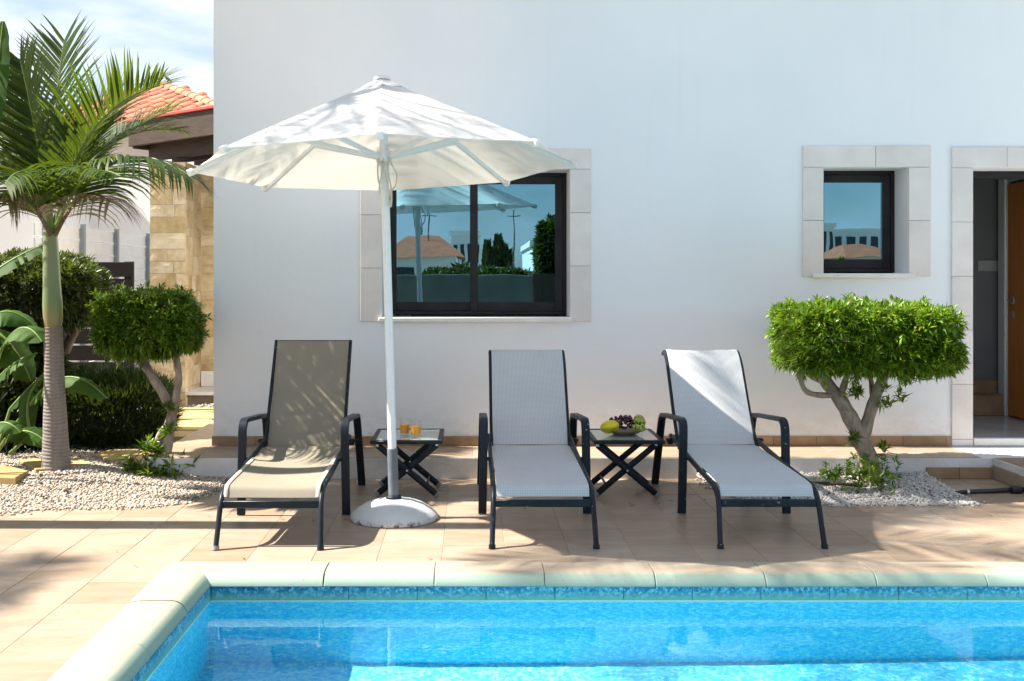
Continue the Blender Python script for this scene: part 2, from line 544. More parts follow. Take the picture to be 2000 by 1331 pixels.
def glass_thin(name, tint, refl, rough=0.0, trans=0.5, base=(0.4, 0.45, 0.42)):
    """sheet glass: a coloured body, some see-through, and a mirror coat that grows at grazing angles"""
    t = NT(name)
    d = t.n('BsdfDiffuse'); t.set(d, 'Color', base)
    tr = t.n('BsdfTransparent'); t.set(tr, 'Color', tint)
    m1 = t.n('MixShader'); m1.inputs[0].default_value = trans
    t.nt.links.new(d.outputs[0], m1.inputs[1]); t.nt.links.new(tr.outputs[0], m1.inputs[2])
    gl = t.n('BsdfGlossy'); gl.inputs['Roughness'].default_value = rough; t.set(gl, 'Color', refl)
    lw = t.n('LayerWeight'); lw.inputs['Blend'].default_value = 0.5
    fr = t.math('MULTIPLY_ADD', t.math('POWER', lw.outputs['Facing'], 4.0), 0.9, 0.05)
    m2 = t.n('MixShader')
    t.nt.links.new(fr, m2.inputs[0])
    t.nt.links.new(m1.outputs[0], m2.inputs[1]); t.nt.links.new(gl.outputs[0], m2.inputs[2])
    return t.done(m2.outputs[0])
M['table_glass'] = glass_thin('frosted_table_glass', (0.75, 0.85, 0.80), (1, 1, 1), 0.12, 0.35, (0.50, 0.56, 0.50))
def window_glass():
    t = NT('solar_window_glass')
    tr = t.n('BsdfTransparent'); t.set(tr, 'Color', (0.22, 0.42, 0.46))
    gl = t.n('BsdfGlossy'); gl.inputs['Roughness'].default_value = 0.0; t.set(gl, 'Color', (0.25, 0.50, 0.64))
    t.set(gl, 'Normal', t.bump(t.noise(t.pos((1, 1, 1)), 2.3, 2), 0.02, 0.02))
    m = t.n('MixShader'); m.inputs[0].default_value = 0.62
    t.nt.links.new(tr.outputs[0], m.inputs[1]); t.nt.links.new(gl.outputs[0], m.inputs[2])
    return t.done(m.outputs[0])
M['window_glass'] = window_glass()
def clear_glass(name, col, ior=1.45, rough=0.0):
    t = NT(name)
    tr = t.n('BsdfTransparent'); t.set(tr, 'Color', col)
    gl = t.n('BsdfGlossy'); gl.inputs['Roughness'].default_value = rough
    lw = t.n('LayerWeight'); lw.inputs['Blend'].default_value = 0.5
    fr = t.math('MULTIPLY_ADD', t.math('POWER', lw.outputs['Facing'], 4.0), 0.85, 0.04)
    m = t.n('MixShader'); t.nt.links.new(fr, m.inputs[0])
    t.nt.links.new(tr.outputs[0], m.inputs[1]); t.nt.links.new(gl.outputs[0], m.inputs[2])
    return t.done(m.outputs[0])
M['tumbler'] = clear_glass('clear_tumbler', (0.975, 0.985, 0.985))
def juice():
    t = NT('orange_juice')
    return t.done(t.pbr((1.0, 0.40, 0.008), 0.35))
M['juice'] = juice()
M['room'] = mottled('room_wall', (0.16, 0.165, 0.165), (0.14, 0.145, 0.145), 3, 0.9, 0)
M['curtain'] = mottled('white_curtain', (0.75, 0.78, 0.78), (0.65, 0.7, 0.7), 4, 0.9, 0.2, 20)
def wood(name, a, b, stretch, scale=3.0, rough=0.5, bump=0.2):
    t = NT(name)
    v = t.pos(stretch, True)
    f = t.noise(v, scale, 6, 0.6, 0.6)
    col = t.ramp(f, [(0.3, a), (0.7, b)])
    return t.done(t.pbr(col, rough, t.bump(t.noise(v, scale * 3, 5), bump, 0.003), spec=0.35))
M['door_wood'] = wood('orange_door_veneer', (0.42, 0.135, 0.022), (0.55, 0.20, 0.04), (12, 12, 1), 1.5, 0.35, 0.05)
M['dark_wood'] = wood('dark_stained_board', (0.008, 0.005, 0.004), (0.018, 0.012, 0.009), (1, 12, 12), 2.0, 0.55)
M['beam_wood'] = wood('brown_stained_beam', (0.030, 0.017, 0.012), (0.062, 0.036, 0.025), (2, 2, 12), 2.0, 0.6)
M['white_board'] = mottled('white_painted_board', (0.78, 0.79, 0.80), (0.70, 0.71, 0.72), 5, 0.6, 0.1)
M['grey_post'] = plain('grey_post', (0.25, 0.29, 0.32), 0.5)
M['iron'] = plain('black_iron', (0.02, 0.022, 0.026), 0.5)
M['terracotta'] = mottled('terracotta', (0.36, 0.118, 0.068), (0.46, 0.195, 0.128), 6, 0.8, 0.2, 50, rand=True, tone=0.2)
M['far_tile'] = mottled('far_red_tile', (0.27, 0.085, 0.045), (0.36, 0.13, 0.07), 3, 0.8, 0.2, 20)
M['gutter'] = plain('red_gutter', (0.42, 0.05, 0.035), 0.5)
def stone_block():
    t = NT('split_sandstone')
    v = t.pos((1, 1, 1), True)
    f = t.noise(v, 5, 6, 0.6)
    col = t.ramp(f, [(0.3, (0.40, 0.28, 0.13)), (0.55, (0.58, 0.45, 0.26)), (0.75, (0.68, 0.57, 0.39))])
    oi = t.n('ObjectInfo').outputs['Random']
    hs = t.n('HueSaturation'); t.set(hs, 'Color', col); t.set(hs, 'Value', t.math('MULTIPLY_ADD', oi, 0.3, 0.84)); t.set(hs, 'Saturation', t.math('MULTIPLY_ADD', oi, -0.3, 1.1))
    return t.done(t.pbr(hs.outputs[0], 0.9, t.bump(t.noise(v, 11, 7, 0.7), 0.7, 0.02), spec=0.2))
M['sandstone'] = stone_block()
M['mortar'] = mottled('sandstone_mortar', (0.50, 0.40, 0.26), (0.42, 0.32, 0.20), 8, 0.95, 0.3)
M['flagstone'] = mottled('yellow_flagstone', (0.32, 0.22, 0.085), (0.40, 0.30, 0.14), 5, 0.8, 0.3, 25, rand=True, tone=0.1)
def pebbles(name, k):
    t = NT(name)
    rnd = t.n('NewGeometry').outputs['Random Per Island']
    col = t.ramp(rnd, [(0.0, (0.20, 0.155, 0.115)), (0.28, (0.36, 0.29, 0.225)), (0.6, (0.52, 0.45, 0.37)), (0.85, (0.36, 0.28, 0.21)), (1.0, (0.30, 0.27, 0.24))])
    col = t.mix(k, col, (0.66, 0.66, 0.65))
    return t.done(t.pbr(col, 0.75, t.bump(t.noise(t.pos(), 120, 3), 0.3, 0.002), spec=0.3))
M['pebble'] = pebbles('cream_pebble', 0.05)
M['pebble_white'] = pebbles('white_pebble', 0.55)
def leaf(name, a, b, c, rough=0.38, transl=0.3, tcol=None, spec=0.45):
    t = NT(name)
    rnd = t.n('NewGeometry').outputs['Random Per Island']
    col = t.ramp(rnd, [(0.0, a), (0.55, b), (1.0, c)])
    col = t.mix(t.ramp(t.noise(t.pos(), 2.6, 3), [(0.35, 0.0), (0.7, 0.5)]), col, a)
    p = t.pbr(col, rough, None, spec=spec)
    tr = t.n('BsdfTranslucent'); t.set(tr, 'Color', tcol if tcol is not None else t.mix(0.5, col, (0.30, 0.42, 0.02)))
    m = t.n('MixShader'); m.inputs[0].default_value = transl
    t.nt.links.new(p, m.inputs[1]); t.nt.links.new(tr.outputs[0], m.inputs[2])
    return t.done(m.outputs[0])
M['leaf_bright'] = leaf('oleander_leaf', (0.040, 0.115, 0.010), (0.115, 0.235, 0.014), (0.30, 0.40, 0.03), 0.33, 0.34)
M['leaf_mid'] = leaf('clipped_leaf', (0.026, 0.080, 0.008), (0.095, 0.195, 0.014), (0.27, 0.36, 0.03), 0.35, 0.28)
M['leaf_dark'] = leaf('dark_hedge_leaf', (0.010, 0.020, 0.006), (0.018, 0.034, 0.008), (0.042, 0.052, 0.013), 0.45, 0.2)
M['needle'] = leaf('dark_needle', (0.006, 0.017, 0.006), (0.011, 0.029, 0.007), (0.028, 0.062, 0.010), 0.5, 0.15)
M['palm_leaf'] = leaf('palm_leaflet', (0.012, 0.034, 0.006), (0.024, 0.060, 0.008), (0.080, 0.115, 0.014), 0.48, 0.24, spec=0.25)
M['palm_dry'] = leaf('dry_palm_leaflet', (0.16, 0.125, 0.075), (0.26, 0.21, 0.14), (0.36, 0.32, 0.24), 0.6, 0.2, (0.3, 0.22, 0.1))
M['paddle'] = leaf('paddle_leaf', (0.018, 0.050, 0.010), (0.030, 0.080, 0.013), (0.055, 0.115, 0.02), 0.6, 0.22, spec=0.12)
M['stalk'] = mottled('green_stalk', (0.10, 0.16, 0.03), (0.17, 0.21, 0.06), 14, 0.5, 0.1)
def bark(name, a, b, c, scale=14):
    t = NT(name)
    v = t.pos((1, 1, 0.45))
    f = t.noise(v, scale, 6, 0.65, 0.5)
    col = t.ramp(f, [(0.3, a), (0.52, b), (0.72, c)])
    return t.done(t.pbr(col, 0.85, t.bump(t.noise(v, scale * 2.2, 6, 0.7), 0.7, 0.012), spec=0.2))
M['bark_pale'] = bark('pale_smooth_bark', (0.17, 0.13, 0.095), (0.34, 0.28, 0.22), (0.50, 0.44, 0.36))
M['bark_dark'] = bark('brown_bark', (0.07, 0.05, 0.035), (0.14, 0.10, 0.07), (0.2, 0.15, 0.11))
def palm_bark():
    t = NT('ringed_palm_bark')
    tc = t.n('NewGeometry').outputs['Position']
    z = t.n('SeparateXYZ'); t.set(z, 0, tc)
    zz = t.math('ADD', z.outputs[2], t.math('MULTIPLY', t.noise(t.pos((1, 1, 0.3)), 7, 3), 0.05))
    w = t.math('MULTIPLY_ADD', t.math('SINE', t.math('MULTIPLY', zz, 250.0)), 0.5, 0.5)
    col = t.mix(t.noise(t.pos((6, 6, 1)), 6, 6, 0.7), (0.13, 0.11, 0.098), (0.31, 0.28, 0.255))
    col = t.mix(t.math('MULTIPLY', t.math('MULTIPLY', t.ramp(w, [(0.0, 1.0), (0.35, 0.0)]), t.ramp(t.noise(t.pos((5, 5, 14)), 3, 4), [(0.35, 0.2), (0.65, 1.0)])), 0.6), col, (0.12, 0.10, 0.085))
    top = t.ramp(t.math('MULTIPLY_ADD', zz, 1.0, -0.30), [(0.45, 0.0), (0.8, 1.0)])
    col = t.mix(t.math('MULTIPLY', top, 0.45), col, (0.16, 0.10, 0.055))
    return t.done(t.pbr(col, 0.85, t.bump(w, 0.5, 0.006), spec=0.2))
M['palm_bark'] = palm_bark()
def crownshaft():
    t = NT('green_crownshaft')
    z = t.n('SeparateXYZ'); t.set(z, 0, t.n('TexCoord').outputs['Generated'])
    f = t.math('ADD', z.outputs[2], t.math('MULTIPLY', t.math('SUBTRACT', t.noise(t.pos((4, 4, 1)), 6, 4), 0.5), 0.12))
    col = t.ramp(f, [(0.0, (0.20, 0.14, 0.05)), (0.10, (0.20, 0.18, 0.07)), (0.28, (0.13, 0.18, 0.075)), (1.0, (0.20, 0.235, 0.125))])
    return t.done(t.pbr(col, 0.4, t.bump(t.noise(t.pos((20, 20, 1)), 4, 3), 0.1, 0.003)))
M['crownshaft'] = crownshaft()
M['hose'] = plain('black_hose', (0.012, 0.013, 0.016), 0.4)
M['brown_pipe'] = plain('dusty_pipe', (0.09, 0.07, 0.055), 0.7)
M['melon'] = mottled('yellow_green_rind', (0.72, 0.56, 0.02), (0.50, 0.47, 0.03), 14, 0.4, 0)
M['grape_red'] = plain('purple_grape', (0.045, 0.010, 0.025), 0.25)
M['grape_green'] = plain('green_grape', (0.36, 0.44, 0.07), 0.25)
M['apple'] = mottled('red_apple_skin', (0.40, 0.05, 0.035), (0.50, 0.16, 0.06), 18, 0.3, 0)
M['dish'] = mottled('brown_dish', (0.20, 0.15, 0.09), (0.28, 0.22, 0.14), 10, 0.45, 0.05)
M['marble_floor'] = mottled('grey_marble', (0.36, 0.37, 0.38), (0.48, 0.49, 0.5), 3, 0.15, 0)
M['white_trim'] = plain('white_door_trim', (0.72, 0.72, 0.70), 0.5)
M['switch'] = plain('grey_switch', (0.32, 0.32, 0.31), 0.5)
M['far_white'] = mottled('far_white_render', (0.84, 0.84, 0.84), (0.78, 0.78, 0.77), 0.6, 0.9, 0)
M['far_glass'] = plain('far_dark_window', (0.03, 0.04, 0.05), 0.2)
M['wall_green'] = mottled('grey_boundary_render', (0.10, 0.115, 0.10), (0.15, 0.16, 0.14), 2, 0.9, 0.2)
M['bird'] = plain('grey_feather', (0.07, 0.07, 0.08), 0.8)

# ================================================================== GROUND, DECK, POOL
PX0, PX1, PY0, PY1 = -1.25, 8.0, 0.9, 5.0      # inner faces of the pool
DX = [-1.128 + 0.33 * n for n in range(-9, 18)]  # tile joints across
DY = [5.23 + 0.33 * n for n in range(-7, 7)]
TERR_Y, TERR_Z, WALL_Y = 7.42, 0.15, 7.95

def hole_sheet(name, mat, z, ox0, ox1, oy0, oy1, ix0, ix1, iy0, iy1, z2=None):
    mb = MB()
    v = [(ox0, oy0, z), (ox1, oy0, z), (ox1, oy1, z), (ox0, oy1, z), (ix0, iy0, z), (ix1, iy0, z), (ix1, iy1, z), (ix0, iy1, z)]
    mb.add(v, [(0, 1, 5, 4), (1, 2, 6, 5), (2, 3, 7, 6), (3, 0, 4, 7)])
    return build(mb, name, mat, smooth=0)
ground_o = hole_sheet('ground', M['ground'], -0.055, -600, 600, -600, 600, PX0 - 0.15, PX1 + 0.15, PY0 - 0.15, PY1 + 0.15)
tag(ground_o, kind='structure')

deck = MB()
z0, z1 = -0.05, -0.0022
cx0, cx1, cy0, cy1 = PX0 - 0.2, PX1 + 0.2, PY0 - 0.2, 5.225
for (x0, x1, y0, y1) in ((-4.1, cx0, -0.6, 7.44), (cx0, 8.6, cy1, 7.44), (cx0, 8.6, -0.6, cy0), (cx1, 8.6, cy0, cy1)):
    deck.box(x0, x1, y0, y1, z0, z1)
pool_deck = tag(build(deck, 'pool_deck', M['grout'], smooth=0), kind='structure')

tile_cache = {}
def tile_mesh(w, d, h=0.012):
    k = (round(w, 3), round(d, 3), round(h, 3))
    if k not in tile_cache:
        mb = MB(); mb.box(-w / 2, w / 2, -d / 2, d / 2, -h, 0, 0.0012)
        tile_cache[k] = new_mesh('tile', mb.v, mb.f, [M['deck_tile']], mb.m, 0)
    return tile_cache[k]
def put_tile(parent, x0, x1, y0, y1, z, name='tile'):
    j = 0.0013
    o = link(name, tile_mesh(x1 - x0 - 2 * j, y1 - y0 - 2 * j), parent)
    o.location = Vector(((x0 + x1) / 2, (y0 + y1) / 2, z + random.uniform(-0.0006, 0.0006))) - base_of(parent)
    o.rotation_euler = (random.uniform(-0.0012, 0.0012), random.uniform(-0.0012, 0.0012), 0)
    return o
for yi in range(-7, 7):
    y0 = 5.23 + 0.33 * yi
    y1 = min(y0 + 0.33, TERR_Y)
    for xi in range(-8, 17):
        x0 = -1.128 + 0.33 * xi
        x1 = x0 + 0.33
        if y0 < 5.2 and x1 > -1.44:
            continue
        if y0 > 6.5 and x1 < -2.0 or y0 > 6.8 and (1.95 < x0 and x1 < 3.1):
            continue                                        # buried under the gravel
        if x0 > 3.5 and y0 < 6.4 and x0 > 4.0:
            continue
        put_tile(pool_deck, x0, x1, y0, y1, 0.0)

pool = empty('swimming_pool', (3.0, 3.0, 0), 'blue mosaic swimming pool with pale stone coping in front of the loungers', 'swimming pool')
sh = MB()
D = -0.95
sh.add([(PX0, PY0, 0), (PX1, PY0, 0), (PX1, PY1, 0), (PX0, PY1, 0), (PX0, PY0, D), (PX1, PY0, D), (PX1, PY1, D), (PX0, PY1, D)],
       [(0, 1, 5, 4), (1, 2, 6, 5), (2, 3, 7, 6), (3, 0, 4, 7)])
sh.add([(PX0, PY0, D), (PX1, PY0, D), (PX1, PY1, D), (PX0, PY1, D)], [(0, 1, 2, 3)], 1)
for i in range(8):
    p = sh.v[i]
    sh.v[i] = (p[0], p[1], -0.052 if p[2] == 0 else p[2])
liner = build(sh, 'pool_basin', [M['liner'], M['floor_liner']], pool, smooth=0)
liner.data.flip_normals()
def slab(mb, poly, zb, zt):
    n = len(poly)
    mb.add([(x, y, zb) for x, y in poly] + [(x, y, zt) for x, y in poly],
           [(i, (i + 1) % n, n + (i + 1) % n, n + i) for i in range(n)] + [tuple(range(n, 2 * n))])
# waterline tiles
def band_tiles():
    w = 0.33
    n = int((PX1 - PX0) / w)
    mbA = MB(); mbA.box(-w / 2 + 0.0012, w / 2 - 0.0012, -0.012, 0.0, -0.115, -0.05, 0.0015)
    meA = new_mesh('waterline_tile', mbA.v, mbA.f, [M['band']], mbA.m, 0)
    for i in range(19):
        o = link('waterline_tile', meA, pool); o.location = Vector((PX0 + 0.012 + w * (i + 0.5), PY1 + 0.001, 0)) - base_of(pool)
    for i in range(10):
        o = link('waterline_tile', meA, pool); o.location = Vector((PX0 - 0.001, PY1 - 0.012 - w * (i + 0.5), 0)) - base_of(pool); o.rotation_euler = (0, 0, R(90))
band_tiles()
mb = MB(); mb.box(PX0 + 0.004, PX1, PY1 - 0.008, PY1 + 0.001, -0.132, -0.1165); build(mb, 'meniscus_strip', M['sill'], pool, smooth=0)  # added white strip stands in for the bright meniscus line along the water
mb = MB(); mb.box(PX0 - 0.001, PX0 + 0.008, PY0, PY1 - 0.009, -0.132, -0.1165); build(mb, 'meniscus_strip', M['sill'], pool, smooth=0)
# coping stones
PROF = [(0.245, -0.046), (0.245, 0.004), (0.20, 0.012), (0.10, 0.014), (0.056, 0.0135), (0.036, 0.010), (0.018, 0.001), (0.004, -0.014), (-0.008, -0.030), (-0.012, -0.044), (-0.002, -0.05), (0.06, -0.051)]
def coping_mesh(L):
    mb = MB()
    n = len(PROF)
    xs = [-L / 2 + 0.0016, -L / 2 + 0.005, L / 2 - 0.005, L / 2 - 0.0016]
    vs = []
    for k, x in enumerate(xs):
        sc = 0.0 if k in (1, 2) else 0.0025
        for (y, z) in PROF:
            vs.append((x, y - (sc if y > 0.2 else -sc if y < 0.03 else 0), z - (sc if z > -0.02 else 0)))
    fs = []
    for k in range(3):
        for i in range(n):
            fs.append((k * n + i, k * n + (i + 1) % n, (k + 1) * n + (i + 1) % n, (k + 1) * n + i))
    fs += [tuple(reversed(range(n))), tuple(range(3 * n, 4 * n))]
    mb.add(vs, fs)
    bm_me = new_mesh('coping_stone', mb.v, mb.f, [M['coping']], mb.m, 30)
    return bm_me
cm = coping_mesh(0.53)
for i in range(-1, 15):
    x0 = -0.166 + 0.53 * i
    o = link('coping_stone', cm, pool); o.location = Vector((x0 + 0.265, 4.985, random.uniform(-0.001, 0.001))) - base_of(pool)
    o.rotation_euler = (random.uniform(-0.003, 0.003), 0, random.uniform(-0.002, 0.002))
cs = MB()                                                    # mitred corner stone of two short arms
for flip in (False, True):
    n = len(PROF)
    vs = []
    for k in (0, 1):
        for (y, z) in PROF:
            d = max(y, -0.012)
            if k == 0:
                p = (PX0 - d, PY1 - 0.015 + d, z)            # along the mitre
            else:
                p = (PX0 - 0.246 if False else -0.70 - 0.002, PY1 - 0.015 + d, z) if not flip else (PX0 - d, 4.575, z)
            vs.append(p)
    fs = [(i, (i + 1) % n, n + (i + 1) % n, n + i) for i in range(n)] + [tuple(range(n, 2 * n))]
    if flip:
        fs = [tuple(reversed(f)) for f in fs]
    cs.add(vs, fs)
build(cs, 'coping_stone', M['coping'], pool, smooth=30)
for i in range(7):
    y1 = 4.57 - 0.53 * i
    if y1 - 0.53 < PY0 - 0.3: break
    o = link('coping_stone', cm, pool); o.location = Vector((PX0 - 0.0, y1 - 0.265, random.uniform(-0.001, 0.001))) - base_of(pool)
    o.rotation_euler = (0, 0, R(90))
wb = MB()
nx, ny = 60, 30
WX0, WX1, WY0, WY1 = PX0 - 0.003, PX1 + 0.003, PY0 - 0.003, PY1 + 0.003
vs = [(WX0 + (WX1 - WX0) * i / nx, WY0 + (WY1 - WY0) * j / ny, -0.122) for j in range(ny + 1) for i in range(nx + 1)]
fs = [(j * (nx + 1) + i, j * (nx + 1) + i + 1, (j + 1) * (nx + 1) + i + 1, (j + 1) * (nx + 1) + i) for j in range(ny) for i in range(nx)]
wb.add(vs, fs)
water_o = tag(build(wb, 'water', M['water'], smooth=60), kind='structure')
water_o.cycles.is_caustics_caster = True
for o in pool.children:
    o.cycles.is_caustics_receiver = True

# ------------------------------------------------------------------ terrace along the house
tb = MB()
slab(tb, [(-2.30, TERR_Y), (3.74, TERR_Y), (3.74, 5.6), (8.6, 5.6), (8.6, 7.96), (-1.95, 7.96), (-1.95, 9.3), (-2.30, 9.3)], -0.045, TERR_Z - 0.004)
terrace = tag(build(tb, 'terrace', M['plaster_low'], smooth=0), kind='structure')
for i in range(-1, 17):
    x0 = -1.95 + 0.33 * i
    put_tile(terrace, x0 - (0.02 if i == -1 else 0), x0 + 0.33, TERR_Y + 0.005, TERR_Y + 0.265, TERR_Z)
    if i >= 0: put_tile(terrace, x0, x0 + 0.33, TERR_Y + 0.265, WALL_Y - 0.012, TERR_Z)
for j in range(5):
    put_tile(terrace, -2.295, -1.955, TERR_Y + 0.265 + 0.33 * j, TERR_Y + 0.595 + 0.33 * j, TERR_Z)
for j in range(5):
    for i in range(4):
        put_tile(terrace, 3.75 + 0.33 * i, 4.08 + 0.33 * i, TERR_Y - 0.325 - 0.33 * j + 0.33 - 0.005 - 0.33, TERR_Y - 0.33 * j, TERR_Z)
# ceramic risers: two on the recess, three on the side of the projecting step
for k in range(2):
    mb = MB(); mb.box(3.262 + 0.236 * k, 3.262 + 0.236 * (k + 1) - 0.003, TERR_Y - 0.012, TERR_Y, 0.002, 0.082, 0.002)
    build(mb, 'riser_tile', M['skirting'], terrace, smooth=0)
for k in range(4):
    mb = MB(); mb.box(3.728, 3.74, TERR_Y - 0.02 - 0.33 * (k + 1) + 0.003, TERR_Y - 0.02 - 0.33 * k, 0.002, 0.10, 0.002)
    build(mb, 'riser_tile', M['deck_tile'], terrace, smooth=0)

# ================================================================== THE WHITE HOUSE
house = empty('house', (0.0, WALL_Y, 0.0), 'white plastered villa wall with stone framed windows and an open doorway', 'house')
S1 = WALL_Y / FPX
def wx(px): return (px - VX) * (WALL_Y - 0.015) / FPX
def wz(py): return EYE - (py - VY) * (WALL_Y - 0.015) / FPX
W1 = (wx(746), wx(1113), wz(629), wz(331))
W2 = (wx(1609), wx(1775), wz(543), wz(327))
DO = (wx(1901), wx(1901) + 1.05, 0.15, wz(328))
HX0, HX1, HZ0, HZ1, HYB = -1.954, 8.0, 0.12, 6.4, WALL_Y + 0.30
def wall_open(mb, x0, x1, z0, z1, yf, yb, ops):
    xs = sorted({x0, x1, *[o[0] for o in ops], *[o[1] for o in ops]})
    zs = sorted({z0, z1, *[o[2] for o in ops], *[o[3] for o in ops]})
    for i in range(len(xs) - 1):
        for k in range(len(zs) - 1):
            cx, cz = (xs[i] + xs[i + 1]) / 2, (zs[k] + zs[k + 1]) / 2
            if any(o[0] < cx < o[1] and o[2] < cz < o[3] for o in ops): continue
            a, b, c, d = xs[i], xs[i + 1], zs[k], zs[k + 1]
            mb.add([(a, yf, c), (b, yf, c), (b, yf, d), (a, yf, d)], [(0, 1, 2, 3)])
            mb.add([(a, yb, c), (b, yb, c), (b, yb, d), (a, yb, d)], [(3, 2, 1, 0)])
    for (a, b, c, d) in ops:
        mb.add([(a, yf, c), (a, yb, c), (a, yb, d), (a, yf, d)], [(0, 1, 2, 3)])
        mb.add([(b, yf, c), (b, yb, c), (b, yb, d), (b, yf, d)], [(3, 2, 1, 0)])
        mb.add([(a, yf, d), (b, yf, d), (b, yb, d), (a, yb, d)], [(3, 2, 1, 0)])
        mb.add([(a, yf, c), (b, yf, c), (b, yb, c), (a, yb, c)], [(0, 1, 2, 3)])
hw = MB()
wall_open(hw, HX0, HX1, HZ0, HZ1, WALL_Y, HYB, [W1, W2, DO])
hw.add([(HX0, WALL_Y, HZ0), (HX0, 13.5, HZ0), (HX0, 13.5, HZ1), (HX0, WALL_Y, HZ1)], [(3, 2, 1, 0)])
hw.add([(HX1, WALL_Y, HZ0), (HX1, 13.5, HZ0), (HX1, 13.5, HZ1), (HX1, WALL_Y, HZ1)], [(0, 1, 2, 3)])
hw.add([(HX0, 13.5, HZ0), (HX1, 13.5, HZ0), (HX1, 13.5, HZ1), (HX0, 13.5, HZ1)], [(3, 2, 1, 0)])
build(hw, 'wall', M['plaster'], house, smooth=0)
rf = MB(); rf.box(HX0 - 0.03, HX1 + 0.03, WALL_Y - 0.03, 13.53, HZ1, HZ1 + 0.12)
build(rf, 'parapet', M['plaster'], house, smooth=0)
# rooms behind the openings
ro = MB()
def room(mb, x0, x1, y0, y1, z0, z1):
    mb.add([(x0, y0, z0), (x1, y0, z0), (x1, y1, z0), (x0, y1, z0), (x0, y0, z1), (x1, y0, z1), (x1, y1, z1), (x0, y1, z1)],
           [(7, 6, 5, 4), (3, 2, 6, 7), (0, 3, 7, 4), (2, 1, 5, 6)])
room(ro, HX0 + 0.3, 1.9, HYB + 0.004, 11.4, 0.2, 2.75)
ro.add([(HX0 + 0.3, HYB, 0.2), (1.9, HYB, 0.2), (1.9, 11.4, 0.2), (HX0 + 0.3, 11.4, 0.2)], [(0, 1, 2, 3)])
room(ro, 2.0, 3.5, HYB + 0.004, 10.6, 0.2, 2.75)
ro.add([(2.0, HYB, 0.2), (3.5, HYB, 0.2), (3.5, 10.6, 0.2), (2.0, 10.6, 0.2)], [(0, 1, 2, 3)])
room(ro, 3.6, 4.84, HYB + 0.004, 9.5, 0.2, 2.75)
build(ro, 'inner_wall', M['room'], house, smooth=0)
fl = MB(); fl.box(3.55, 4.9, WALL_Y + 0.03, 9.55, 0.13, 0.20)
build(fl, 'hall_floor', M['marble_floor'], house, smooth=0)
th = MB(); th.box(DO[0] + 0.003, DO[1] - 0.003, WALL_Y - 0.02, WALL_Y + 0.028, 0.152, 0.208, 0.004)
build(th, 'threshold', M['sill'], house)
sk = MB(); sk.box(3.62, 4.835, 9.47, 9.498, 0.202, 0.50); sk.box(4.45, 4.835, 9.30, 9.468, 0.202, 0.38, 0.004)
build(sk, 'hall_step', M['skirting'], house, smooth=0)
sw = MB(); sw.box(4.645, 4.835, 9.485, 9.497, EYE + (VY - 530) * 9.5 / FPX, EYE + (VY - 509) * 9.5 / FPX, 0.003)
build(sw, 'light_switch', M['switch'], house, smooth=0)
hd = MB(); hd.box(DO[0] + 0.002, DO[1] - 0.002, HYB - 0.07, HYB - 0.004, DO[3] - 0.06, DO[3] - 0.002)
build(hd, 'door_head', M['alu_frame'], house, smooth=0)
# inner door in the right-hand hall wall
dr = MB(); dr.box(4.80, 4.835, 8.42, 9.26, 0.21, 2.27, 0.004)
inner_door = build(dr, 'inner_door', M['door_wood'], house)
hn = MB()
hn.tube(fillet([(4.79, 9.17, 1.235), (4.745, 9.17, 1.235), (4.745, 9.05, 1.235)], 0.015, 3), 0.009, 8)
hn.box(4.790, 4.799, 9.145, 9.195, 1.20, 1.27, 0.003)
hn.box(4.790, 4.799, 9.145, 9.195, 1.08, 1.14, 0.003)
build(hn, 'handle', M['bolt'], inner_door)
df = MB()
df.box(4.80, 4.838, 9.275, 9.43, 0.202, 2.40, 0.004)
df.box(4.785, 4.80, 9.285, 9.33, 0.202, 2.33, 0.003)
df.box(4.80, 4.838, 8.3, 9.272, 2.29, 2.40, 0.004)
build(df, 'door_trim', M['white_trim'], house)

# stone surrounds (each stone a piece of its own), sills, windows
def stones(name, rects, proud=0.015):
    par = None
    root = bpy.data.objects.new(name, None); COL.objects.link(root)
    root.parent = house; root.location = Vector(((rects[0][0] + rects[0][1]) / 2, WALL_Y, rects[0][2])) - base_of(house)
    for (a, b, c, d) in rects:
        mb = MB(); mb.box(a + 0.001, b - 0.001, WALL_Y - proud - random.uniform(0, 0.0015), WALL_Y + 0.01, c + 0.001, d - 0.001, 0.004)
        build(mb, 'surround_stone', M['stone_trim'], root, smooth=0)
    return root
def px_rects(lst): return [(wx(a), wx(b), wz(d), wz(c)) for a, b, c, d in lst]
stones('window_surround', px_rects([(703, 746, 331, 420), (703, 746, 420, 524), (703, 746, 524, 629), (1113, 1155, 331, 416), (1113, 1155, 416, 520), (1113, 1155, 520, 629),
                                   (703, 815, 290, 331), (815, 928, 290, 331), (928, 1041, 290, 331), (1041, 1155, 290, 331)]))
stones('window_surround', px_rects([(1568, 1609, 327, 431), (1568, 1609, 431, 541), (1775, 1819, 327, 431), (1775, 1819, 431, 541), (1568, 1710, 285, 327), (1710, 1819, 285, 327)]))
stones('door_surround', px_rects([(1859, 1901, 328, 434), (1859, 1901, 434, 540), (1859, 1901, 540, 645), (1859, 1901, 645, 751), (1859, 1901, 751, 859), (1859, 1901, 859, 871.5),
                                 (1859, 1967, 287, 328), (1967, 2075, 287, 328), (2075, 2212, 287, 328), (2170, 2212, 328, 540), (2170, 2212, 540, 751), (2170, 2212, 751, 871)]))
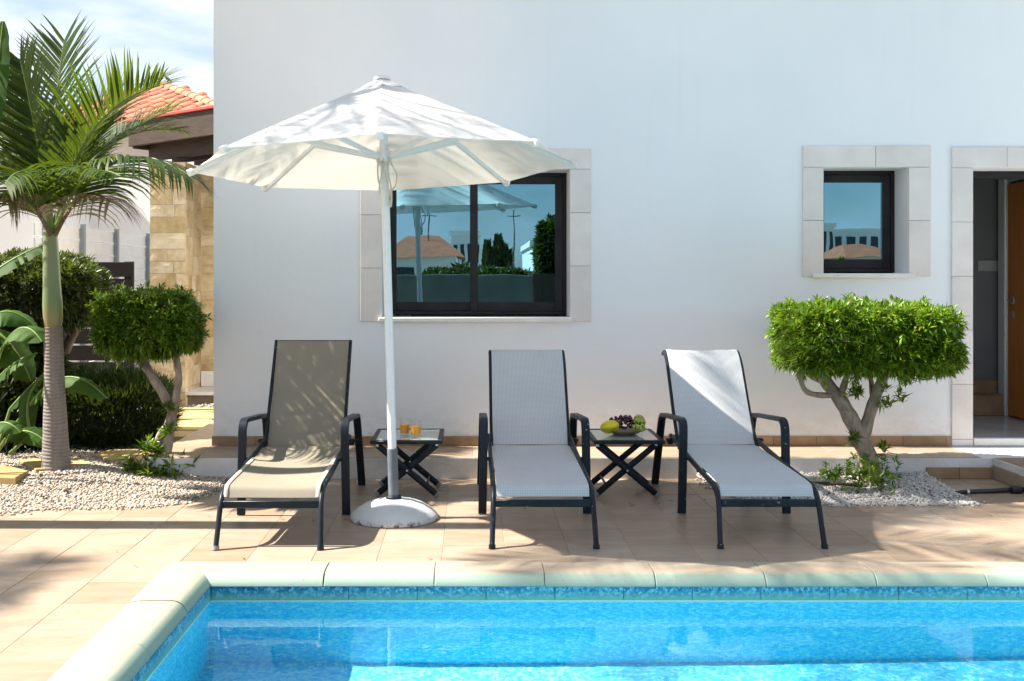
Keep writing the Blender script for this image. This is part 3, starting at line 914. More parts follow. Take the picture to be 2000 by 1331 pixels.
def window(op, sashes, two):
    a, b, c, d = op
    win = bpy.data.objects.new('window', None); COL.objects.link(win)
    win.parent = house; win.location = Vector(((a + b) / 2, WALL_Y, c)) - base_of(house)
    fr = MB()
    y0, y1 = WALL_Y + 0.245, WALL_Y + 0.295
    e = 0.028 if two else 0.03
    z_b = c + 0.045
    for (x0, x1, za, zb) in ((a + 0.002, a + e, z_b, d - 0.002), (b - e, b - 0.002, z_b, d - 0.002), (a + e, b - e, z_b, z_b + e), (a + e, b - e, d - e, d - 0.002)):
        fr.box(x0, x1, y0, y1, za, zb, 0.002)
    build(fr, 'frame', M['alu_frame'], win)
    for (x0, x1, dy) in sashes:
        sa = MB()
        w = 0.062
        ya, yb = y0 + dy, y0 + dy + 0.022
        zb0, zt0 = z_b + e + 0.001, d - e - 0.001
        sa.box(x0, x0 + w, ya, yb, zb0, zt0, 0.0025); sa.box(x1 - w, x1, ya, yb, zb0, zt0, 0.0025)
        sa.box(x0 + w, x1 - w, ya, yb, zb0, zb0 + w + 0.008, 0.0025); sa.box(x0 + w, x1 - w, ya, yb, zt0 - w, zt0, 0.0025)
        sob = build(sa, 'sash', M['alu_frame'], win)
        pa = MB(); pa.box(x0 + w - 0.004, x1 - w + 0.004, ya + 0.009, ya + 0.014, zb0 + w, zt0 - w + 0.004)
        build(pa, 'pane', M['window_glass'], win, smooth=0)
    si = MB(); si.box(a - (0.024 if two else 0.085), b + (0.018 if two else 0.035), WALL_Y - 0.04, y0 - 0.002, c + 0.0 + 0.0, c + 0.034, 0.004)
    build(si, 'sill', M['sill'], win)
    cu = MB()
    xs = (a + 0.05, a + 0.20) if two else (a + 0.18, a + 0.235)
    n = 14
    vs = []
    for i in range(n + 1):
        x = xs[0] + (xs[1] - xs[0]) * i / n
        y = WALL_Y + 0.37 + 0.015 * math.sin(i * 1.9)
        vs += [(x, y, c - 0.1), (x, y, d + 0.1)]
    cu.add(vs, [(2 * i, 2 * i + 2, 2 * i + 3, 2 * i + 1) for i in range(n)])
    build(cu, 'curtain', M['curtain'], win, smooth=60)
    return win
mid = (929 - VX) * 8.21 / FPX
window(W1, [(W1[0] + 0.029, mid + 0.045, 0.026), (mid - 0.045, W1[1] - 0.029, 0.001)], True)
window(W2, [(W2[0] + 0.031, W2[1] - 0.031, 0.006)], False)
zt = EYE - (852 - VY) * S1
x = HX0 - 0.012
while x < wx(1859) - 0.01:
    x1 = min(x + 0.33, wx(1859))
    mb = MB(); mb.box(x + 0.001, x1 - 0.001, WALL_Y - 0.012, WALL_Y - 0.0005, TERR_Z + 0.001, zt + random.uniform(-0.001, 0.001), 0.0015)
    build(mb, 'skirting_tile', M['skirting'], house, smooth=0)
    x = x1
mb = MB()
for k in range(4):
    y = WALL_Y + 0.33 * k
    mb = MB(); mb.box(HX0 - 0.012, HX0 - 0.0005, y + 0.001, y + 0.329, TERR_Z + 0.001, zt, 0.0015)
    build(mb, 'skirting_tile', M['skirting'], house, smooth=0)

# ================================================================== SUN LOUNGERS
def lounger(loc, label, sling_key, kind):
    root = empty('sun_lounger', loc, label, 'sun lounger', 'sun loungers facing the pool')
    al = M['alu']
    rail_x = 0.266
    upright = kind == 'flat'
    hinge = (1.22, 0.335)
    top = (1.60, 1.005) if upright else (1.66, 0.90)
    for s in (-1, 1):
        leg = MB()
        p = fillet([(s * (rail_x + 0.010), 0.0, 0.004), (s * rail_x, 0.085, 0.262), (s * rail_x, 0.20, 0.30)], 0.06, 5)
        leg.tube(p, 1, 12, (1, 0, 0), (0.0145, 0.0165))
        lo = build(leg, 'leg', al, root, world=False)
        cap = MB(); cap.tube([(s * (rail_x + 0.010), 0.0, 0.0), (s * (rail_x + 0.0095), 0.005, 0.022)], 0.0185, 12)
        build(cap, 'foot_cap', M['rubber'] if s < 0 and upright else al, lo, world=False)
        rail = MB()
        rail.tube(fillet([(s * rail_x, 0.20, 0.30), (s * rail_x, 0.62, 0.320), (s * rail_x, 1.40, 0.385)], 0.3, 5), 1, 12, (1, 0, 0), (0.0145, 0.0165))
        build(rail, 'side_rail', al, root, world=False)
        br = MB()
        bx = 0.252
        if upright:
            path = [(s * bx, hinge[0] - 0.02, hinge[1]), (s * bx, top[0], top[1])]
        else:
            dv = Vector((0, top[0] - hinge[0], top[1] - hinge[1])).normalized()
            path = fillet([(s * bx, hinge[0] - 0.02, hinge[1]), (s * bx, 1.36, 0.50), (s * bx, 1.60, 0.85), (s * bx, 1.70, 0.925), (s * bx, 1.76, 0.905)], [0.2, 0.1, 0.05], 5)
        br.tube(path, 1, 10, (1, 0, 0), (0.0115, 0.016))
        build(br, 'back_rail', al, root, world=False)
        arm = MB()
        ax = 0.313
        ap = fillet([(s * (ax + 0.004), 0.80, 0.006), (s * (ax - 0.006), 0.795, 0.572), (s * (ax - 0.008), 1.50, 0.515), (s * (ax + 0.004), 1.715, 0.006)], [0.085, 0.07], 7)
        arm.tube(ap, 1, 8, (1, 0, 0), (0.025, 0.0125), sq=True)
        build(arm, 'armrest', al, root, world=False)
        sp = MB()
        for (y, z) in ((0.798, 0.338), (1.56, 0.385) if False else (1.30, 0.372)):
            sp.tube([(s * (rail_x + 0.005), y, z), (s * (ax - 0.02 if y < 1 else ax + 0.004), y, z)], 0.011, 8)
        build(sp, 'spacer', al, root, world=False)
        bk = MB()
        bk.box(min(s * 0.272, s * 0.31), max(s * 0.272, s * 0.31), 1.285, 1.315, 0.345, 0.385, 0.006)
        build(bk, 'hinge_bracket', al, root, world=False)
    cb = MB(); cb.box(-rail_x + 0.01, rail_x - 0.01, 0.066, 0.086, 0.205, 0.244, 0.004)
    build(cb, 'front_crossbar', al, root, world=False)
    cb = MB(); cb.tube([(-rail_x, 1.38, 0.383), (rail_x, 1.38, 0.383)], 0.013, 8); cb.tube([(-rail_x, 0.62, 0.300), (rail_x, 0.62, 0.300)], 0.012, 8)
    build(cb, 'cross_tube', al, root, world=False)
    if upright:
        tb = MB(); tb.tube([(-0.24, top[0], top[1] - 0.006), (0.24, top[0], top[1] - 0.006)], 0.011, 8)
        build(tb, 'top_crossbar', al, root, world=False)
    # the sling, seat and back as two sheets with thickness, gently sagging
    def sheet(profile, half, sag, name, mat, trim=0.0):
        prof = [Vector((0, y, z)) for y, z in profile]
        L = [0.0]
        for i in range(1, len(prof)): L.append(L[-1] + (prof[i] - prof[i - 1]).length)
        nu = 14
        V, F, UV = [], [], []
        for i, p in enumerate(prof):
            a = prof[max(i - 1, 0)]; b = prof[min(i + 1, len(prof) - 1)]
            t = (b - a).normalized(); nrm = Vector((0, -t.z, t.y))
            if nrm.z < 0: nrm = -nrm
            f = math.sin(math.pi * min(max(L[i] / L[-1], 0.0), 1.0)) ** 0.6
            h = half[0] + (half[1] - half[0]) * L[i] / L[-1]
            for k in range(nu + 1):
                u = -1 + 2 * k / nu
                wob = 0.003 * math.sin(9 * L[i] + 2.0 * u + loc[0] * 3) * (1 - u * u)
                d = -sag * f * (1 - u * u) + wob
                q = p + nrm * d
                V.append((u * h, q.y, q.z)); UV.append((u * h, L[i]))
        n0 = len(V)
        for i in range(len(prof)):
            a = prof[max(i - 1, 0)]; b = prof[min(i + 1, len(prof) - 1)]
            t = (b - a).normalized(); nrm = Vector((0, -t.z, t.y))
            if nrm.z < 0: nrm = -nrm
            for k in range(nu + 1):
                q = Vector(V[i * (nu + 1) + k]) - nrm * 0.0022
                V.append(tuple(q)); UV.append(UV[i * (nu + 1) + k])
        w = nu + 1
        for i in range(len(prof) - 1):
            for k in range(nu):
                F.append((i * w + k, i * w + k + 1, (i + 1) * w + k + 1, (i + 1) * w + k))
                F.append((n0 + i * w + k, n0 + (i + 1) * w + k, n0 + (i + 1) * w + k + 1, n0 + i * w + k + 1))
            F.append((i * w, (i + 1) * w, n0 + (i + 1) * w, n0 + i * w))
            F.append((i * w + nu, n0 + i * w + nu, n0 + (i + 1) * w + nu, (i + 1) * w + nu))
        e = len(prof) - 1
        for k in range(nu):
            F.append((k, n0 + k, n0 + k + 1, k + 1))
            F.append((e * w + k, e * w + k + 1, n0 + e * w + k + 1, n0 + e * w + k))
        mb = MB(); mb.add(V, F)
        return build(mb, name, mat, root, smooth=50, uvs=UV, world=False)
    mat = M[sling_key]
    seat = [(p.y, p.z) for p in fillet([(0, 0.098, 0.256), (0, 0.125, 0.312), (0, 0.24, 0.322)], 0.06, 6)]
    seat += [(0.24 + (1.235 - 0.24) * k / 12, 0.322 + (0.352 - 0.322) * k / 12) for k in range(1, 13)]
    sheet(seat, (0.250, 0.250), 0.020, 'seat_sling', mat)
    if upright:
        back = [(1.228 + (top[0] - 0.012 - 1.228) * k / 14, 0.352 + (top[1] - 0.352) * k / 14) for k in range(15)]
        sheet(back, (0.240, 0.242), 0.016, 'back_sling', mat)
        for s in (-1, 1):
            ed = [(y - 0.004, z + 0.003) for y, z in seat[:16]]
            V = MB(); V.tube([(s * 0.247, y, z) for y, z in ed], 1, 6, (1, 0, 0), (0.011, 0.0035))
            build(V, 'sling_hem', M['sling_trim'], root, world=False)
    else:
        bp = fillet([(0, 1.226, 0.356), (0, 1.345, 0.515), (0, 1.588, 0.868), (0, 1.69, 0.945), (0, 1.765, 0.92)], [0.2, 0.1, 0.06], 6)
        # even out the samples
        back = []
        for i in range(len(bp) - 1):
            n = max(1, int((bp[i + 1] - bp[i]).length / 0.05))
            for k in range(n):
                q = bp[i].lerp(bp[i + 1], k / n); back.append((q.y, q.z))
        back.append((bp[-1].y, bp[-1].z))
        sheet(back, (0.243, 0.243), 0.012, 'back_sling', mat)
    return root
lounger((-1.057, 5.467, 0.0), 'beige sun lounger with straight flat backrest, striped by palm shade, left of the parasol pole', 'sling_beige', 'flat')
lounger((0.398, 5.495, 0.0), 'pale mesh sun lounger standing between the two folding side tables', 'sling_white', 'roll')
lounger((1.607, 5.50, 0.0), 'pale mesh sun lounger beside the clipped tree, its backrest half in sunlight', 'sling_white', 'roll')

# ================================================================== FOLDING SIDE TABLES
def side_table(loc, label):
    root = empty('side_table', loc, label, 'side table', 'folding side tables between the loungers')
    al = M['alu']
    W, Dp, H = 0.2325, 0.27, 0.390
    fr = MB()
    b = 0.034
    fr.box(-W, W, -Dp, -Dp + b, H - 0.024, H, 0.006); fr.box(-W, W, Dp - b, Dp, H - 0.024, H, 0.006)
    fr.box(-W, -W + b, -Dp + b, Dp - b, H - 0.0235, H - 0.0005, 0.004); fr.box(W - b, W, -Dp + b, Dp - b, H - 0.0235, H - 0.0005, 0.004)
    build(fr, 'top_frame', al, root, world=False)
    gl = MB(); gl.box(-W + b - 0.004, W - b + 0.004, -Dp + b - 0.004, Dp - b + 0.004, H - 0.009, H - 0.003)
    build(gl, 'glass_top', M['table_glass'], root, smooth=0, world=False)
    for yc in (-0.16, 0.17):
        for s, off in ((-1, -0.016), (1, 0.016)):
            lg = MB()
            p0, p1 = Vector((s * -0.195, yc + off, 0.022)), Vector((s * 0.192, yc + off, H - 0.045))
            lg.tube([p0, p1], 1, 12, (0, 1, 0), (0.011, 0.0205))
            lo = build(lg, 'leg', al, root, world=False)
            d = (p1 - p0).normalized()
            cp = MB(); cp.tube([p0 - d * 0.012, p0 + d * 0.012], 1, 12, (0, 1, 0), (0.0125, 0.022))
            build(cp, 'foot_cap', M['rubber'], lo, world=False)
            bo = MB(); bo.tube([p1 + Vector((0, -0.016, 0)), p1 + Vector((0, 0.016, 0))], 0.009, 8)
            build(bo, 'bolt', M['bolt'], lo, world=False)
        pv = MB(); pv.tube([(0, yc - 0.032, 0.182), (0, yc + 0.032, 0.182)], 0.007, 8)
        build(pv, 'pivot', M['bolt'], root, world=False)
    for sx in (-0.13, 0.13):
        br = MB(); br.tube([(sx, -0.15, 0.08), (sx, 0.17, 0.08)], 0.008, 8)
        build(br, 'stretcher', al, root, world=False)
    return root
T1, T2 = (-0.402, 6.93, 0.0), (1.028, 6.93, 0.0)
side_table(T1, 'dark folding side table carrying two glasses of juice behind the parasol base')
side_table(T2, 'dark folding side table carrying the fruit dish')
TH = 0.390
# ---- glasses of juice
def tumbler(p, label):
    root = empty('juice_glass', p, label, 'glass of juice', 'glasses of orange juice on the left table')
    g = MB(); g.lathe([(0.0, 0.001), (0.029, 0.001), (0.0315, 0.004), (0.037, 0.108), (0.0365, 0.1085), (0.0355, 0.108), (0.030, 0.010), (0.0, 0.009)], 24)
    build(g, 'tumbler', M['tumbler'], root, world=False)
    j = MB(); j.lathe([(0.0, 0.0095), (0.0292, 0.0105), (0.0328, 0.068), (0.0, 0.068)], 24)
    build(j, 'juice', M['juice'], root, world=False)
def table_pt(px, py):
    return ground(px, py, TH)
g1, g2 = table_pt(791, 848.5), table_pt(813, 851.5)
tumbler((g1.x, g1.y - 0.02, TH), 'glass of orange juice on the left, slightly further back on the table')
tumbler((g2.x, g2.y - 0.02, TH), 'glass of orange juice on the right, slightly nearer the table front')
# ---- fruit
dc = Vector((1.040, 6.95, TH))
dish = MB(); dish.lathe([(0.0, 0.003), (0.07, 0.003), (0.078, 0.002), (0.112, 0.020), (0.128, 0.030), (0.130, 0.033), (0.112, 0.026), (0.075, 0.009), (0.0, 0.008)], 32)
dob = build(dish, 'fruit_dish', M['dish'], None, world=False); dob.location = dc
tag(dob, 'shallow brown dish holding fruit on the right side table', 'dish')
def ellipsoid(mb, c, r, n=10, m=7, M3=None, ridge=0):
    V = []
    for i in range(m + 1):
        ph = math.pi * i / m
        for k in range(n):
            th = 2 * math.pi * k / n
            rr = 1 - (ridge * (0.5 + 0.5 * math.cos(5 * th)) if ridge else 0)
            p = Vector((r[0] * math.sin(ph) * math.cos(th) * rr, r[1] * math.sin(ph) * math.sin(th) * rr, r[2] * math.cos(ph)))
            if M3 is not None: p = M3 @ p
            V.append(Vector(c) + p)
    F = []
    for i in range(m):
        for k in range(n):
            F.append((i * n + k, (i + 1) * n + k, (i + 1) * n + (k + 1) % n, i * n + (k + 1) % n))
    mb.add(V, F)
mel = MB(); ellipsoid(mel, (0, 0, 0), (0.046, 0.046, 0.064), 30, 12, Matrix.Rotation(R(80), 3, 'Y') @ Matrix.Rotation(R(20), 3, 'Z'), 0.22)
mo = build(mel, 'star_fruit', M['melon'], None, world=False, smooth=60); mo.location = dc + Vector((-0.105, -0.045, 0.055))
tag(mo, 'ribbed yellow green fruit at the left end of the dish', 'fruit')
ap = MB(); ap.lathe([(0.0, -0.026), (0.018, -0.031), (0.033, -0.018), (0.038, 0.002), (0.033, 0.022), (0.018, 0.031), (0.004, 0.027), (0.0, 0.022)], 20)
ao = build(ap, 'apple', M['apple'], None, world=False); ao.location = dc + Vector((0.105, 0.05, 0.085)); ao.rotation_euler = (0.4, 0.5, 0)
tag(ao, 'red apple behind the green grapes on the dish', 'apple')
stem = MB(); stem.tube([(0, 0, 0.022), (0.003, 0, 0.034)], 0.0016, 5)
build(stem, 'stem', M['bark_dark'], ao, world=False)
def grapes(c, ext, n, mat, label, seed):
    rr = random.Random(seed)
    root = empty('grape_bunch', c, label, 'grapes')
    mb = MB(); ellipsoid(mb, (0, 0, 0), (0.0105, 0.0105, 0.012), 10, 7)
    me = new_mesh('grape', mb.v, mb.f, [mat], mb.m, 60)
    for i in range(n):
        a, b = rr.uniform(0, 2 * math.pi), rr.uniform(-0.3, 1)
        q = math.sqrt(max(0, 1 - b * b))
        s = 0.75 + 0.3 * rr.random()
        o = link('grape', me, root); o.location = (ext[0] * q * math.cos(a) * s, ext[1] * q * math.sin(a) * s, ext[2] * b * s)
        o.rotation_euler = (rr.uniform(0, 3), rr.uniform(0, 3), 0)
    st_ = MB(); st_.tube([(-ext[0] * 0.7, 0, ext[2] * 0.2), (0, 0, ext[2] * 0.4), (ext[0] * 0.6, 0, ext[2] * 0.1)], 0.002, 5)
    build(st_, 'stalk', M['stalk'], root, world=False)
grapes(dc + Vector((-0.012, 0.015, 0.060)), (0.092, 0.060, 0.060), 92, M['grape_red'], 'bunch of dark purple grapes heaped in the middle of the dish', 3)
grapes(dc + Vector((0.090, -0.035, 0.052)), (0.040, 0.045, 0.072), 58, M['grape_green'], 'bunch of green grapes hanging over the right edge of the dish', 5)

# ================================================================== PARASOL
PB = Vector((-0.446, 6.2, 0.0))
par = empty('parasol', PB, 'white canvas parasol on a white pole in a round concrete foot', 'parasol')
bs = MB(); bs.lathe([(0.0, 0.118), (0.045, 0.117), (0.11, 0.108), (0.175, 0.085), (0.225, 0.055), (0.252, 0.030), (0.260, 0.022), (0.261, 0.004), (0.255, 0.0), (0.0, 0.0)], 48)
build(bs, 'base', M['concrete'], par, world=False, smooth=50)
LEAN = Matrix.Rotation(R(-1.75), 4, 'Y') @ Matrix.Rotation(R(-2.0), 4, 'X')
ROTZ = R(3.5)
def pbuild(mb, name, mat, parent=par, smooth=40):
    mb.xform(LEAN)
    return build(mb, name, mat, parent, smooth, world=False)
co = MB(); co.lathe([(0.033, 0.105), (0.047, 0.105), (0.047, 0.128), (0.040, 0.134), (0.033, 0.134)], 24); pbuild(co, 'collar', M['alu'])
sl = MB(); sl.lathe([(0.0, 0.10), (0.031, 0.10), (0.031, 0.412), (0.027, 0.415), (0.0, 0.415)], 24); pbuild(sl, 'sleeve', M['grey_sleeve'])
pl = MB(); pl.lathe([(0.0, 0.40), (0.0255, 0.40), (0.0255, 2.62), (0.0, 2.62)], 24); pbuild(pl, 'pole', M['white_metal'])
RIM, ZR, ZA = 1.165, 2.105, 2.635
def cpt(ang, r, sagk=0.0):
    """point of the canopy: r 0..1 from apex to rim along direction ang"""
    return ang, r
def canopy_mesh(r0, r1, zr, za, sag, hem, nr=10, na=10, thick=0.004):
    V, F = [], []
    segs = 8
    for layer in (0, 1):
        for i in range(nr + 1):
            t = i / nr
            for k in range(segs * na):
                a = ROTZ - math.pi / 2 + 2 * math.pi * k / (segs * na)
                loc_ = (k % na) / na
                phi = (loc_ - 0.5) * (2 * math.pi / segs)
                chord = math.cos(math.pi / segs) / math.cos(phi)        # straight edge between two ribs
                mid_ = 1 - (2 * abs(loc_ - 0.5)) ** 2
                r = (r0 + (r1 - r0) * t) * chord * (1 - hem * mid_ * t * t)
                z = za + (zr - za) * t - sag * mid_ * math.sin(math.pi * min(t * 0.95, 1)) + 0.003 * math.sin(math.pi * t) - hem * 0.4 * mid_ * 0
                z += 0.0015 * math.sin(23 * a + 9 * t) * mid_ * t
                V.append((r * math.cos(a), r * math.sin(a), z - layer * thick))
    n = segs * na
    N0 = (nr + 1) * n
    for i in range(nr):
        for k in range(n):
            k2 = (k + 1) % n
            F.append((i * n + k, (i + 1) * n + k, (i + 1) * n + k2, i * n + k2))
            F.append((N0 + i * n + k, N0 + i * n + k2, N0 + (i + 1) * n + k2, N0 + (i + 1) * n + k))
    for k in range(n):
        k2 = (k + 1) % n
        F.append((nr * n + k, N0 + nr * n + k, N0 + nr * n + k2, nr * n + k2))
        F.append((k, k2, N0 + k2, N0 + k))
    mb = MB(); mb.add(V, F)
    return mb
cmb = canopy_mesh(0.10, RIM, ZR, ZA - 0.045, 0.016, 0.014)
canopy = pbuild(cmb, 'canopy', M['canopy'], smooth=28)
vmb = canopy_mesh(0.03, 0.165, ZA - 0.066, ZA + 0.002, 0.006, 0.07, 4, 10, 0.003)
pbuild(vmb, 'vent_cap', M['canopy'], smooth=28)
fn = MB(); fn.lathe([(0.0, ZA + 0.034), (0.018, ZA + 0.031), (0.05, ZA + 0.015), (0.052, ZA - 0.003), (0.0, ZA - 0.005)], 16); pbuild(fn, 'finial', M['white_metal'])
hub = MB(); hub.lathe([(0.026, ZA - 0.03), (0.05, ZA - 0.035), (0.05, ZA - 0.075), (0.026, ZA - 0.08)], 16); pbuild(hub, 'hub', M['white_metal'])
RUN = 2.165
run = MB(); run.lathe([(0.027, RUN + 0.04), (0.046, RUN + 0.035), (0.048, RUN - 0.03), (0.04, RUN - 0.05), (0.027, RUN - 0.055)], 16); pbuild(run, 'runner', M['white_metal'])
for k in range(8):
    a = ROTZ - math.pi / 2 + k * math.pi / 4
    c, s = math.cos(a), math.sin(a)
    def rp(t): return Vector((c * (0.10 + (RIM - 0.10) * t), s * (0.10 + (RIM - 0.10) * t), ZA - 0.045 + (ZR - ZA + 0.045) * t + 0.003 * math.sin(math.pi * t) - 0.022))
    side = Vector((-s, c, 0))
    rb = MB(); rb.tube([rp(-0.06), rp(0.3), rp(0.6), rp(0.985)], 1, 8, side, (0.011, 0.014), sq=True)
    rib = pbuild(rb, 'rib', M['white_metal'])
    su = MB(); su.tube([Vector((c * 0.045, s * 0.045, RUN)), rp(0.50) - Vector((0, 0, 0.012))], 1, 8, side, (0.010, 0.014), sq=True)
    pbuild(su, 'strut', M['white_metal'], rib)
    tp = MB(); tp.tube([rp(0.975) + Vector((0, 0, 0.008)), rp(1.005) + Vector((0, 0, 0.010))], 1, 8, side, (0.020, 0.020), sq=True)
    pbuild(tp, 'end_pocket', M['canopy'], rib)
# cords hanging from the runner
def cord(pts):
    mb = MB(); P = []
    for i in range(len(pts) - 1): P += bez(pts[i], (Vector(pts[i]) + Vector(pts[i + 1])) / 2 + Vector((0.01 * ((i % 2) * 2 - 1), 0, 0)), pts[i + 1], 4)[:-1]
    P.append(Vector(pts[-1])); mb.tube(P, 0.0045, 6)
    pbuild(mb, 'cord', M['rope'])
yf = -0.045
cord([(-0.03, yf, 2.15), (-0.035, yf, 2.02), (-0.03, yf, 1.93), (-0.022, yf, 2.02), (-0.01, yf, 2.14)])
cord([(0.03, yf, 2.16), (0.075, yf, 2.06), (0.065, yf, 1.98), (0.035, yf, 1.93), (0.03, yf, 1.86)])
cord([(0.0, yf, 2.15), (0.018, yf - 0.01, 2.0), (0.024, yf, 1.88), (0.038, yf, 1.86), (0.036, yf, 2.0), (0.028, yf, 2.13)])
cord([(-0.028, yf, 2.13), (0.0, yf - 0.012, 2.115), (0.035, yf, 2.13)])
kn = MB(); ellipsoid(kn, (0.034, yf, 1.875), (0.010, 0.009, 0.022), 8, 6); pbuild(kn, 'cord_knot', M['rope'])

# ================================================================== GARDEN BEDS AND GRAVEL
def seg_dist(P, A, B):
    AB = B - A
    t = np.clip(((P - A) @ AB) / (AB @ AB), 0, 1)
    return np.linalg.norm(P - (A + t[:, None] * AB), axis=1)
def inside(P, poly):
    x, y = P[:, 0], P[:, 1]
    r = np.zeros(len(P), bool)
    n = len(poly)
    for i in range(n):
        x0, y0 = poly[i]; x1, y1 = poly[(i + 1) % n]
        c = ((y0 > y) != (y1 > y)) & (x < (x1 - x0) * (y - y0) / (y1 - y0 + 1e-12) + x0)
        r ^= c
    return r
LEFT_EDGE = [(-7.0, 5.7), (-3.6, 6.05), (-3.1, 6.16), (-2.85, 6.30), (-2.6, 6.42), (-2.3, 6.47), (-1.97, 6.50), (-1.80, 6.62), (-1.71, 6.95), (-1.72, 7.42)]
LEFT_POLY = LEFT_EDGE + [(-2.302, 7.42), (-2.302, 9.32), (-1.95, 9.32), (-1.95, 16.0), (-7.0, 16.0)]
RIGHT_EDGE = [(1.62, 7.42), (1.68, 6.9), (1.80, 6.62), (1.95, 6.53), (3.20, 6.535), (3.215, 7.0), (3.25, 7.42)]
RIGHT_POLY = RIGHT_EDGE
def wob(P):
    x, y = P[:, 0], P[:, 1]
    return 0.018 * np.sin(5.1 * x + 1.3 * y) + 0.014 * np.sin(3.3 * y - 7.7 * x + 1.0) + 0.008 * np.sin(17 * x + 9 * y)
def height(P, edge, top, reach):
    d = np.full(len(P), 9.0)
    for a, b in zip(edge[:-1], edge[1:]):
        d = np.minimum(d, seg_dist(P, np.array(a), np.array(b)))
    t = np.clip(d / reach, 0, 1)
    return top * t * t * (3 - 2 * t) + 0.4 * wob(P) * np.clip(d / 0.3, 0, 1), d
def bed_sheet(name, poly, edge, top, reach, step):
    xs = [p[0] for p in poly]; ys = [p[1] for p in poly]
    X = np.arange(min(xs), max(xs) + step, step); Y = np.arange(min(ys), max(ys) + step, step)
    G = np.stack(np.meshgrid(X, Y), -1).reshape(-1, 2)
    h, d = height(G, edge, top, reach)
    ins = inside(G, poly)
    z = h - 0.012
    z[~ins] = -0.045
    nx = len(X)
    F = []
    for j in range(len(Y) - 1):
        for i in range(nx - 1):
            q = [j * nx + i, j * nx + i + 1, (j + 1) * nx + i + 1, (j + 1) * nx + i]
            if ins[q].all(): F.append(q)
    V = np.concatenate([G, z[:, None]], 1)
    o = npmesh(name, V, np.array(F), M['soil'], smooth=1)
    return tag(o, kind='structure')
bed_sheet('planting_bed', LEFT_POLY, LEFT_EDGE, 0.085, 1.0, 0.06)
bed_sheet('planting_bed', RIGHT_POLY, RIGHT_EDGE[1:5], 0.03, 0.5, 0.04)
def ico():
    p = (1 + 5 ** 0.5) / 2
    v = np.array([(-1, p, 0), (1, p, 0), (-1, -p, 0), (1, -p, 0), (0, -1, p), (0, 1, p), (0, -1, -p), (0, 1, -p), (p, 0, -1), (p, 0, 1), (-p, 0, -1), (-p, 0, 1)], float)
    v /= np.linalg.norm(v[0])
    f = np.array([(0, 11, 5), (0, 5, 1), (0, 1, 7), (0, 7, 10), (0, 10, 11), (1, 5, 9), (5, 11, 4), (11, 10, 2), (10, 7, 6), (7, 1, 8), (3, 9, 4), (3, 4, 2), (3, 2, 6), (3, 6, 8), (3, 8, 9), (4, 9, 5), (2, 4, 11), (6, 2, 10), (8, 6, 7), (9, 8, 1)])
    return v, f
def rand_rot(n):
    q = rng.normal(size=(n, 4)); q /= np.linalg.norm(q, axis=1)[:, None]
    w, x, y, z = q.T
    return np.stack([1 - 2 * (y * y + z * z), 2 * (x * y - z * w), 2 * (x * z + y * w), 2 * (x * y + z * w), 1 - 2 * (x * x + z * z), 2 * (y * z - x * w), 2 * (x * z - y * w), 2 * (y * z + x * w), 1 - 2 * (x * x + y * y)], -1).reshape(n, 3, 3)
def scatter_pebbles(name, P, z, r0, r1, mat='pebble'):
    n = len(P)
    v, f = ico()
    r = r0 + (r1 - r0) * rng.random(n) ** 1.6
    sc = np.stack([np.ones(n), 0.7 + 0.3 * rng.random(n), 0.5 + 0.25 * rng.random(n)], -1) * r[:, None]
    vv = v[None] * (1 + rng.uniform(-0.14, 0.14, (n, 12, 1)))
    a = rng.random(n) * 2 * np.pi
    tilt = rng.normal(0, 0.45, (n, 2))
    Rz = np.zeros((n, 3, 3)); Rz[:, 0, 0] = np.cos(a); Rz[:, 0, 1] = -np.sin(a); Rz[:, 1, 0] = np.sin(a); Rz[:, 1, 1] = np.cos(a); Rz[:, 2, 2] = 1
    Rx = np.zeros((n, 3, 3)); Rx[:, 0, 0] = 1; Rx[:, 1, 1] = np.cos(tilt[:, 0]); Rx[:, 1, 2] = -np.sin(tilt[:, 0]); Rx[:, 2, 1] = np.sin(tilt[:, 0]); Rx[:, 2, 2] = np.cos(tilt[:, 0])
    V = np.einsum('nij,njk,nlk->nli', Rx, Rz, vv * sc[:, None, :])
    V += np.concatenate([P, (z + r * 0.25)[:, None]], 1)[:, None, :]
    F = f[None] + (np.arange(n) * 12)[:, None, None]
    return tag(npmesh(name, V.reshape(-1, 3), F.reshape(-1, 3), M[mat], smooth=1), kind='stuff')
def bed_points(poly, edge, top, reach, box, n, over=0.03):
    P = np.stack([rng.uniform(box[0], box[1], n), rng.uniform(box[2], box[3], n)], -1)
    P = P[inside(P, poly)]
    h, d = height(P, edge, top, reach)
    return P, np.maximum(h, 0.0) + rng.uniform(-0.004, 0.008, len(P))
P1, Z1 = bed_points(LEFT_POLY, LEFT_EDGE, 0.085, 1.0, (-3.9, -1.68, 6.0, 7.9), 34000)
P2, Z2 = bed_points(LEFT_POLY, LEFT_EDGE, 0.085, 1.0, (-4.4, -1.9, 7.9, 11.2), 12000)
jit = rng.normal(0, 1, (520, 2)) * np.array([0.035, 0.035])
e = np.array(LEFT_EDGE[1:])
ei = rng.integers(0, len(e) - 1, 520); et = rng.random(520)[:, None]
P3 = e[ei] * (1 - et) + e[ei + 1] * et + jit
P3 = P3[(P3[:, 1] < 7.40)]
scatter_pebbles('gravel', np.concatenate([P1, P2, P3]), np.concatenate([Z1, Z2, np.full(len(P3), 0.002)]), 0.0065, 0.0145)
P1, Z1 = bed_points(RIGHT_POLY, RIGHT_EDGE[1:5], 0.03, 0.5, (1.6, 3.3, 6.5, 7.42), 11500)
e = np.array(RIGHT_EDGE)
ei = rng.integers(0, len(e) - 1, 260); et = rng.random(260)[:, None]
P3 = e[ei] * (1 - et) + e[ei + 1] * et + rng.normal(0, 0.03, (260, 2))
